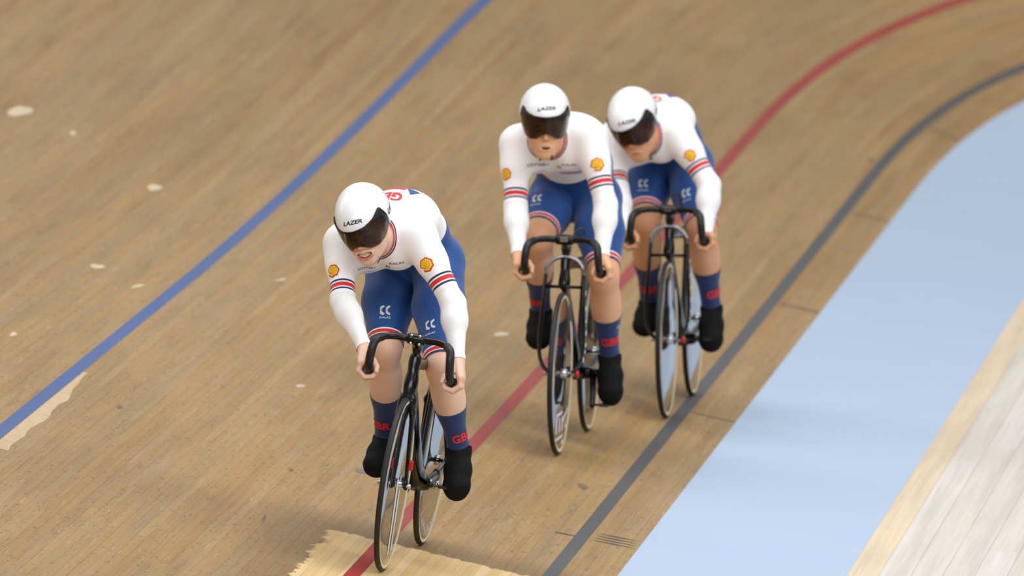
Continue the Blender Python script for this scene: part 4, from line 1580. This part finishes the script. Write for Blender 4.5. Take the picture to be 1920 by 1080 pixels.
        it = [(Cap(a + sa * .03, a, .0345, .036), 0, 1), (Cap(a, heel, .036, .033), .03, 1), (Cap(a - u_ * .006, a + (ball - a) * .55 + u_ * .004, .036, .040, lat, 1.12), .03, 1), (Cap(a + (ball - a) * .5, ball + u_ * .012, .038, .034, lat, 1.3), .03, 1),
              (Cap(ball + u_ * .01, tip, .032, .026, lat, 1.35), .03, 1), (Cap(heel, ball, .030, .028, lat, 1.2), .03, 1)]
        Vs, Qs = polygonise([Group(it)], .0055)
        Vs, Ts, _ = clip_mesh(Vs, tris(Qs), -((Vs - (a + sa * .010)) @ unit(sa - f_ * .75)), {})
        so = mesh_obj('shoe', Vs, Ts, M_SHOE, person)
        P = spline([heel - f_ * .025 - u_ * .022, (heel + ball) / 2 - u_ * .026, ball - u_ * .020, tip - u_ * .012 + f_ * .008], 6)
        mesh_obj('sole', *tube(P, [.012] + [.013] * (len(P) - 2) + [.011], 8, flat=(lat, 2.3)), M_SOLE, so)

    # ---------------------------------------------------------------- helmet, visor
    hq = lambda x, y, z: hp(x, y, z + J_HELM)
    def hmesh(groups_, vox):
        Vh, Qh = polygonise(groups_, vox)
        Th = tris(Qh)
        loc = (Vh - hc) @ HR.T - np.array([0, 0, J_HELM])
        ph = np.degrees(np.arctan2(np.abs(loc[:, 1]), loc[:, 0] + .02))
        return Vh, Th, loc, ph
    rim = lambda ph: np.interp(ph, [0, 20, 40, 56, 64, 72, 82, 92, 98, 110, 135, 180], [.044, .047, .058, .072, .076, .068, .038, -.005, -.05, -.06, -.03, -.01])
    hel_g = [Group([(Ell(hq(-.012, 0, .034), (.136, .097, .113), HR), 0, 1), (Cap(hq(-.06, 0, .05), hq(-.17, 0, .03), .082, .045), .07, 1)])]
    Vh, Th, loc, ph = hmesh(hel_g, .005)
    Nh = vnormals(Vh, Th)
    vv, tt, _ = clip_mesh(Vh, Th, loc[:, 2] - rim(ph), {})
    Ni = vnormals(vv, tt)
    helmet = mesh_obj('helmet', vv, tt, M_HELMET, person)
    md = helmet.modifiers.new('thickness', 'SOLIDIFY'); md.thickness = .010; md.offset = -1
    vis_g = [Group([(Ell(hq(-.012, 0, .034), (.1385, .099, .175), HR), 0, 1)])]
    Vz, Tz, lz, pz = hmesh(vis_g, .004)
    bot = np.interp(pz, [0, 8, 18, 35, 60, 80, 92], [-.024, -.031, -.048, -.054, -.042, -.020, .0])
    vv, tt, pk = clip_mesh(Vz, Tz, lz[:, 2] - bot, {'a': rim(pz) + .004 - lz[:, 2], 'b': 93 - pz})
    vv, tt, pk = clip_mesh(vv, tt, pk['a'], pk)
    vv, tt, pk = clip_mesh(vv, tt, pk['b'], pk)
    mesh_obj('visor', vv, tt, M_VISOR, helmet)
    # opaque black upper band of the visor, widening toward the temples
    wd = np.interp(pz, [0, 15, 40, 55, 70, 90], [.002, .003, .009, .026, .04, .05])
    zr = rim(pz) + .003
    vv, tt, pk = clip_mesh(Vz + vnormals(Vz, Tz) * .0006, Tz, lz[:, 2] - zr + wd, {'a': zr - lz[:, 2], 'b': 92 - pz})
    vv, tt, pk = clip_mesh(vv, tt, pk['a'], pk)
    vv, tt, pk = clip_mesh(vv, tt, pk['b'], pk)
    mesh_obj('visor_frame', vv, tt, M_ZIP, helmet)
    # seal where the visor meets the shell
    rp = []
    for b in np.linspace(-84, 84, 48):
        zz = rim(abs(b)) - .003
        k = math.sqrt(max(0, 1 - ((zz - .032) / .15) ** 2))
        aa = math.radians(b)
        # radius of the ellipse seen from (-.02, 0)
        lo_, hi_ = .02, .2
        for _ in range(30):
            r_ = (lo_ + hi_) / 2
            if ((-.02 + r_ * math.cos(aa) + .012) / (.137 * k)) ** 2 + (r_ * math.sin(aa) / (.101 * k)) ** 2 < 1: lo_ = r_
            else: hi_ = r_
        rp.append(hq(-.02 + r_ * math.cos(aa), r_ * math.sin(aa), zz))
    mesh_obj('visor_seal', *tube(rp, .0016, 6), M_ZIP, helmet)

    # ---------------------------------------------------------------- eyes, teeth, nails
    for sg in (1, -1):
        e = mesh_obj('eye', *[x for x in lathe([(0, -.0108)] + [(.0108 * math.sin(t), -.0108 * math.cos(t)) for t in np.linspace(.2, 2.94, 12)] + [(0, .0108)], 16, c=(0, 0, 0))], M_EYE, person)
        e.matrix_local = Matrix.Translation(Vector(hp(.0765, .031 * sg, .002)))
        ir = mesh_obj('iris', *lathe([(0, .0), (.0055, .0)], 16, c=(0, 0, 0)), M_IRIS, e)
        ir.matrix_local = Matrix.Translation(Vector(hx * .0109)) @ Vector((0, 1, 0)).rotation_difference(Vector(hx)).to_matrix().to_4x4()
    if mouth != 'shut':
        for sg, z0, nt_ in ((1, .0046 if mouth == 'grit' else .004, 6), (-1, -.0046, 6)):
            if mouth == 'open' and sg < 0:
                continue
            tp = []
            hgt = .0038 if mouth == 'grit' else .0028
            for i in range(nt_):
                yy = (i - (nt_ - 1) / 2) * (.0070 if mouth == 'grit' else .0044)
                Rb = HR
                xx = .0875 - yy * yy * 12
                tp.append(box(hp(xx, yy, -.070 + z0 + (.007 if mouth == 'grit' else 0) * (yy / .027) ** 2), (.003, .0031 if mouth == 'grit' else .002, hgt), HR))
            mesh_obj('teeth', *merge(tp), M_TEETH, person, smooth=False)
    for s in 'RL':
        for c, ax_, nrm in hand[s]:
            lt = unit(np.cross(ax_, nrm))
            Vn = [c + ax_ * (.0055 * math.cos(t)) + lt * (.0042 * math.sin(t)) for t in np.linspace(0, 2 * math.pi, 11)[:-1]]
            Vn = np.array(Vn)
            fp = field_points(groups, Vn); nn = field_normal(groups, Vn)
            Vn = Vn - nn * (fp - .0006)[:, None]
            mesh_obj('finger_nail', Vn, [tuple(range(10))], M_NAIL, person)

    # ---------------------------------------------------------------- prints
    def decal(name, V2, T2, u, v, size, mat, parent, ang=0.0, gs=None, off=.0042, dense=.012, aim=None, sx=1.0):
        gs = gs or groups
        p, n = hit(u, v, gs)
        a = math.radians(ang)
        ex = math.cos(a) * fr.vx + math.sin(a) * fr.vy
        ex = unit(ex - (ex @ n) * n)
        ey = np.cross(n, ex)
        V2, T2 = densify(np.asarray(V2, float) * size * np.array([sx, 1.0]), T2, dense)
        P = p + V2[:, :1] * ex + V2[:, 1:2] * ey + n * .03
        for _ in range(14):
            P = P - n * np.clip(field_points(gs, P) - off, -.02, .02)[:, None]
        return mesh_obj(name, P, np.array(T2), mat, parent, smooth=True)

    so, si, sr = shell_emblem()
    for (u, v, ang, sz) in J_SHELL:
        decal('arm_emblem', *polys_mesh([so]), u, v, sz, M_SHELL_RED, suit, ang)
        decal('arm_emblem', *polys_mesh([si]), u, v, sz, M_SHELL_YEL, suit, ang, off=.0047)
        decal('arm_emblem', *polys_mesh(sr), u, v, sz, M_SHELL_RED, suit, ang, off=.0051)
    for (u, v, ang, sz) in J_CLOVER:
        decal('thigh_print', *polys_mesh(clover()), u, v, sz, M_LETTER_WHITE, shorts, ang)
    tk = text_mesh('KALAS', 1.0, .02)
    for (u, v, ang, sz) in J_WORD:
        decal('thigh_print', *tk, u, v, sz, M_LETTER_WHITE, shorts, ang, sx=1.25)
    for (word, u, v, ang, sz, sx) in J_CHEST:
        decal('chest_print', *text_mesh(word, 1.0, .01), u, v, sz, M_LETTER_NAVY, suit, ang, sx=sx)
    for (u, v, ang, ln, wd_, mt) in J_STRIPE:
        decal('chest_print', *polys_mesh([[(-.5, -.5), (.5, -.5), (.5, .5), (-.5, .5)]]), u, v, wd_, mt, suit, ang, sx=ln / wd_)
    for (u, v, ang, sz) in J_CHESTMARK:
        decal('chest_print', *polys_mesh(clover()), u, v, sz, M_LETTER_NAVY, suit, ang)
    def wrap(name, V2, T2, u, v, size, mat, parent, s_, sx=1.0):
        """print wrapped round the shin"""
        p, n = hit(u, v, groups)
        k, a = j['kn' + s_], j['an' + s_]
        ax_ = unit(k - a)
        c = a + ax_ * ((p - a) @ ax_)
        rad = p - c
        r = np.linalg.norm(rad); e1 = rad / r; e2 = np.cross(ax_, e1)
        V2, T2 = densify(np.asarray(V2, float) * size * np.array([sx, 1.0]), T2, .01)
        th = V2[:, 0] / r
        dr = np.cos(th)[:, None] * e1 + np.sin(th)[:, None] * e2
        P = c + V2[:, 1:2] * ax_ + dr * (r + .03)
        for _ in range(16):
            P = P - dr * np.clip(field_points([G_leg[s_]], P) - .0042, -.02, .02)[:, None]
        mesh_obj(name, P, np.array(T2), mat, parent)

    for (u, v, ang, sz) in J_GBR:
        s = 'R' if u < fr.px((j['anR'] + j['anL']) / 2)[0] else 'L'
        wrap('sock_print', *text_mesh('GBR', 1.0, .035), u, v, sz, M_LETTER_RED, socks[s], s, sx=.95)
    for (u, v, ang, sz, s) in J_SOCKMARK:
        decal('sock_print', *polys_mesh(clover()), u, v, sz, M_LETTER_WHITE, socks[s], ang)
    for (u, v, ang) in J_ZIP:
        decal('zip_pull', *polys_mesh([[(-.25, -.9), (.25, -.9), (.35, .2), (.15, .9), (-.15, .9), (-.35, .2)]]), u, v, .016, M_ZIP, suit, ang, off=.0055)
    decal('helmet_lettering', *text_mesh('LAZER', 1.0, .03, .25), *J_LAZER[:2], J_LAZER[3], M_LETTER_BLACK, helmet, J_LAZER[2], gs=hel_g, off=.0009, sx=1.25)
    for (w, x0, z0, szz) in ((('LAZER', -.07, .03, .03)),):
        V2, T2 = text_mesh(w, 1.0, .03, .25)
        V2, T2 = densify(V2 * szz * 1.1, T2, .012)
        P = hp(x0, .2, z0 + J_HELM) + V2[:, :1] * -hx + V2[:, 1:2] * hz
        for _ in range(20):
            P = P - hy * np.clip(field_points(hel_g, P) - .0009, -.03, .03)[:, None]
        mesh_obj('helmet_lettering', P, np.array(T2), M_LETTER_BLACK, helmet)
    # back print: country letters and two colour blocks high on the back
    bp = hit(*J_BACKPX, groups)[0] if J_BACKPX else mid + ms * .05
    for (kind, val, lx, ly, sz, mat) in J_BACK:
        V2, T2 = text_mesh(val, 1.0, .04) if kind == 't' else polys_mesh([val])
        V2, T2 = densify(V2 * sz, T2, .015)
        # reads from behind: letters run from the rider's left to right, tops toward the neck
        P = bp + sd * lx + ms * ly + V2[:, :1] * -ms + V2[:, 1:2] * sd + up * .12
        for _ in range(24):
            P = P - up * np.clip(field_points(groups, P) - .0042, -.03, .03)[:, None]
        mesh_obj('back_print', P, np.array(T2), mat, suit)
    dl_ = lambda a, b: round(float(np.linalg.norm(j[a] - j[b])), 3)
    if DEBUG:
        print('RIDER', {s: (dl_('hip' + s, 'kn' + s), dl_('kn' + s, 'an' + s), dl_('an' + s, 'toe' + s), dl_('sh' + s, 'el' + s), dl_('el' + s, 'wr' + s), round(float(np.linalg.norm(j['wr' + s] - (grips[s][0] + grips[s][1]) / 2)), 3),
              'toe-ped', np.round(j['toe' + s] - peds[s], 3)) for s in 'RL'}, 'torso', round(L, 3), 'neck', round(float(np.linalg.norm(hb - nb)), 3), len(V))
    return person


DEBUG = False
J_ARCH, J_WTILT, J_BAND, J_SOCK, J_COLLAR, J_CHESTLOW = .078, -.35, .74, .50, .076, .08
BACKP = [('t', 'GBR', 0.0, -.05, .066, M_LETTER_RED), ('p', [(.0, .0), (.13, .0), (.13, .05), (.0, .05)], -.105, .01, 1.0, M_LETTER_RED),
         ('p', [(-.07, .0), (-.01, .0), (-.04, .045)], -.08, .0, 1.0, M_LETTER_BLUE)]

# leading rider
J_SHELL = [(625, 509, -22, .052), (800, 497, 10, .056)]
J_CLOVER = [(722, 583, -2, .046), (807, 610, 6, .046)]
J_WORD = [(722, 595.5, -4, .012), (807, 626, 3, .012)]
J_CHEST = [('KALAS', 744, 493, 17, .016, 1.3), ('LOTTERY', 688, 501, -14, .014, 1.2), ('FUNDED', 694, 507, -9, .008, 1.5)]
J_CHESTMARK = [(728, 499, 10, .021)]
J_GBR = [(711, 797, -4, .047), (868, 819, 12, .047)]
J_SOCKMARK = [(876, 791, 30, .018, 'L')]
J_ZIP = [(709, 487, -20)]
J_HELM = .006
J_HEM, J_BACKPX = (.955, .95), (747, 372)
J_WAISTPX, J_BELLYPX, J_STRIPE = (836, 424), None, []
J_LAZER = (660, 417.5, 11, .021)
J_BACK = BACKP
P1 = rider(FR1, GR1, PED1,
           dict(hipR=(735, 505, -.24), hipL=(822, 497, -.16), knR=(722, 657, .03), knL=(829, 692, .21), anR=(723, 822, -.21), anL=(861, 842, .07),
                toeR=(701, 890, -.08), toeL=(855, 938, .17), shR=(640, 459, .19), shL=(787, 446, .28), elR=(643, 566, .35), elL=(850, 570, .38),
                wrR=(683, 651, .48), wrL=(858, 674, .48)),
           (684, 427, .40), (-22, -26, 11), (228, 190, 166), 'leading cyclist in white and blue skinsuit with bared teeth, nearest, beside the red line', 'grit')

# second rider
J_SHELL = [(949, 327, -14, .052), (1120, 309, 4, .056)]
J_CLOVER = [(1007, 373, -8, .046)]
J_WORD = [(1004, 384, -8, .012)]
J_CHEST = [('KALAS', 1067, 308, 12, .016, 1.3), ('LOTTERY', 1009, 308, -3, .018, 1.2), ('FUNDED', 1010, 321, -6, .010, 1.5)]
J_CHESTMARK = [(1049, 312, 6, .021)]
J_GBR = [(1000, 566, -8, .047), (1147, 641, 8, .047)]
J_SOCKMARK = [(1158, 612, 30, .018, 'L')]
J_ZIP = [(1034, 295, -8), (1013, 299, -40)]
J_HELM = .018
J_HEM, J_BACKPX = (.83, .89), None
J_WAISTPX, J_BELLYPX = (1143, 274), (1061, 344)
J_STRIPE = [(1072, 322, 17, .105, .006, M_LETTER_NAVY), (1072.5, 324.5, 17, .10, .004, M_LETTER_RED), (1025, 331, -10, .05, .006, M_LETTER_RED)]
J_LAZER = (1025, 203, 6, .021)
P2 = rider(FR2, GR2, PED2,
           dict(hipR=(1037, 372, -.21), hipL=(1120, 376, -.15), knR=(1006, 452, .15), knL=(1132, 520, .15), anR=(1014, 582, -.13), anL=(1143, 668, .0),
                toeR=(1009, 652, -.01), toeL=(1146, 760, .10), shR=(967, 272, .22), shL=(1106, 260, .28), elR=(967, 392, .34), elL=(1136, 385, .37),
                wrR=(972, 477, .48), wrL=(1129, 480, .48)),
           (1022, 238, .40), (2, -12, 0), (222, 172, 134), 'second cyclist in white and blue skinsuit facing straight ahead, between the other two riders', 'open')

# third rider
J_SHELL = [(1294, 292, 8, .052)]
J_CLOVER = [(1206, 345, -2, .046), (1287, 363, 4, .046)]
J_WORD = [(1206, 357, -4, .012), (1288, 376, 3, .012)]
J_CHEST, J_CHESTMARK = [], []
J_GBR = [(1216, 544, -3, .047), (1343, 549, 10, .047)]
J_SOCKMARK = []
J_ZIP = [(1221, 295, -25)]
J_HELM = .012
J_HEM, J_BACKPX = (.88, .94), (1235, 188)
J_WAISTPX, J_BELLYPX, J_STRIPE = (1309, 217), None, []
J_LAZER = (1175, 229, 12, .021)
P3 = rider(FR3, GR3, PED3,
           dict(hipR=(1212, 322, -.23), hipL=(1294, 312, -.15), knR=(1210, 418, .07), knL=(1316, 434, .20), anR=(1218, 567, -.19), anL=(1334, 577, .06),
                toeR=(1206, 626, -.06), toeL=(1333, 659, .16), shR=(1150, 264, .20), shL=(1271, 250, .29), elR=(1158, 358, .36), elL=(1330, 348, .37),
                wrR=(1173, 440, .48), wrL=(1323, 443, .48)),
           (1191, 241, .40), (-24, -26, 12), (214, 160, 122), 'hindmost cyclist in white and blue skinsuit with lowered helmet, riding on the black line', 'shut')
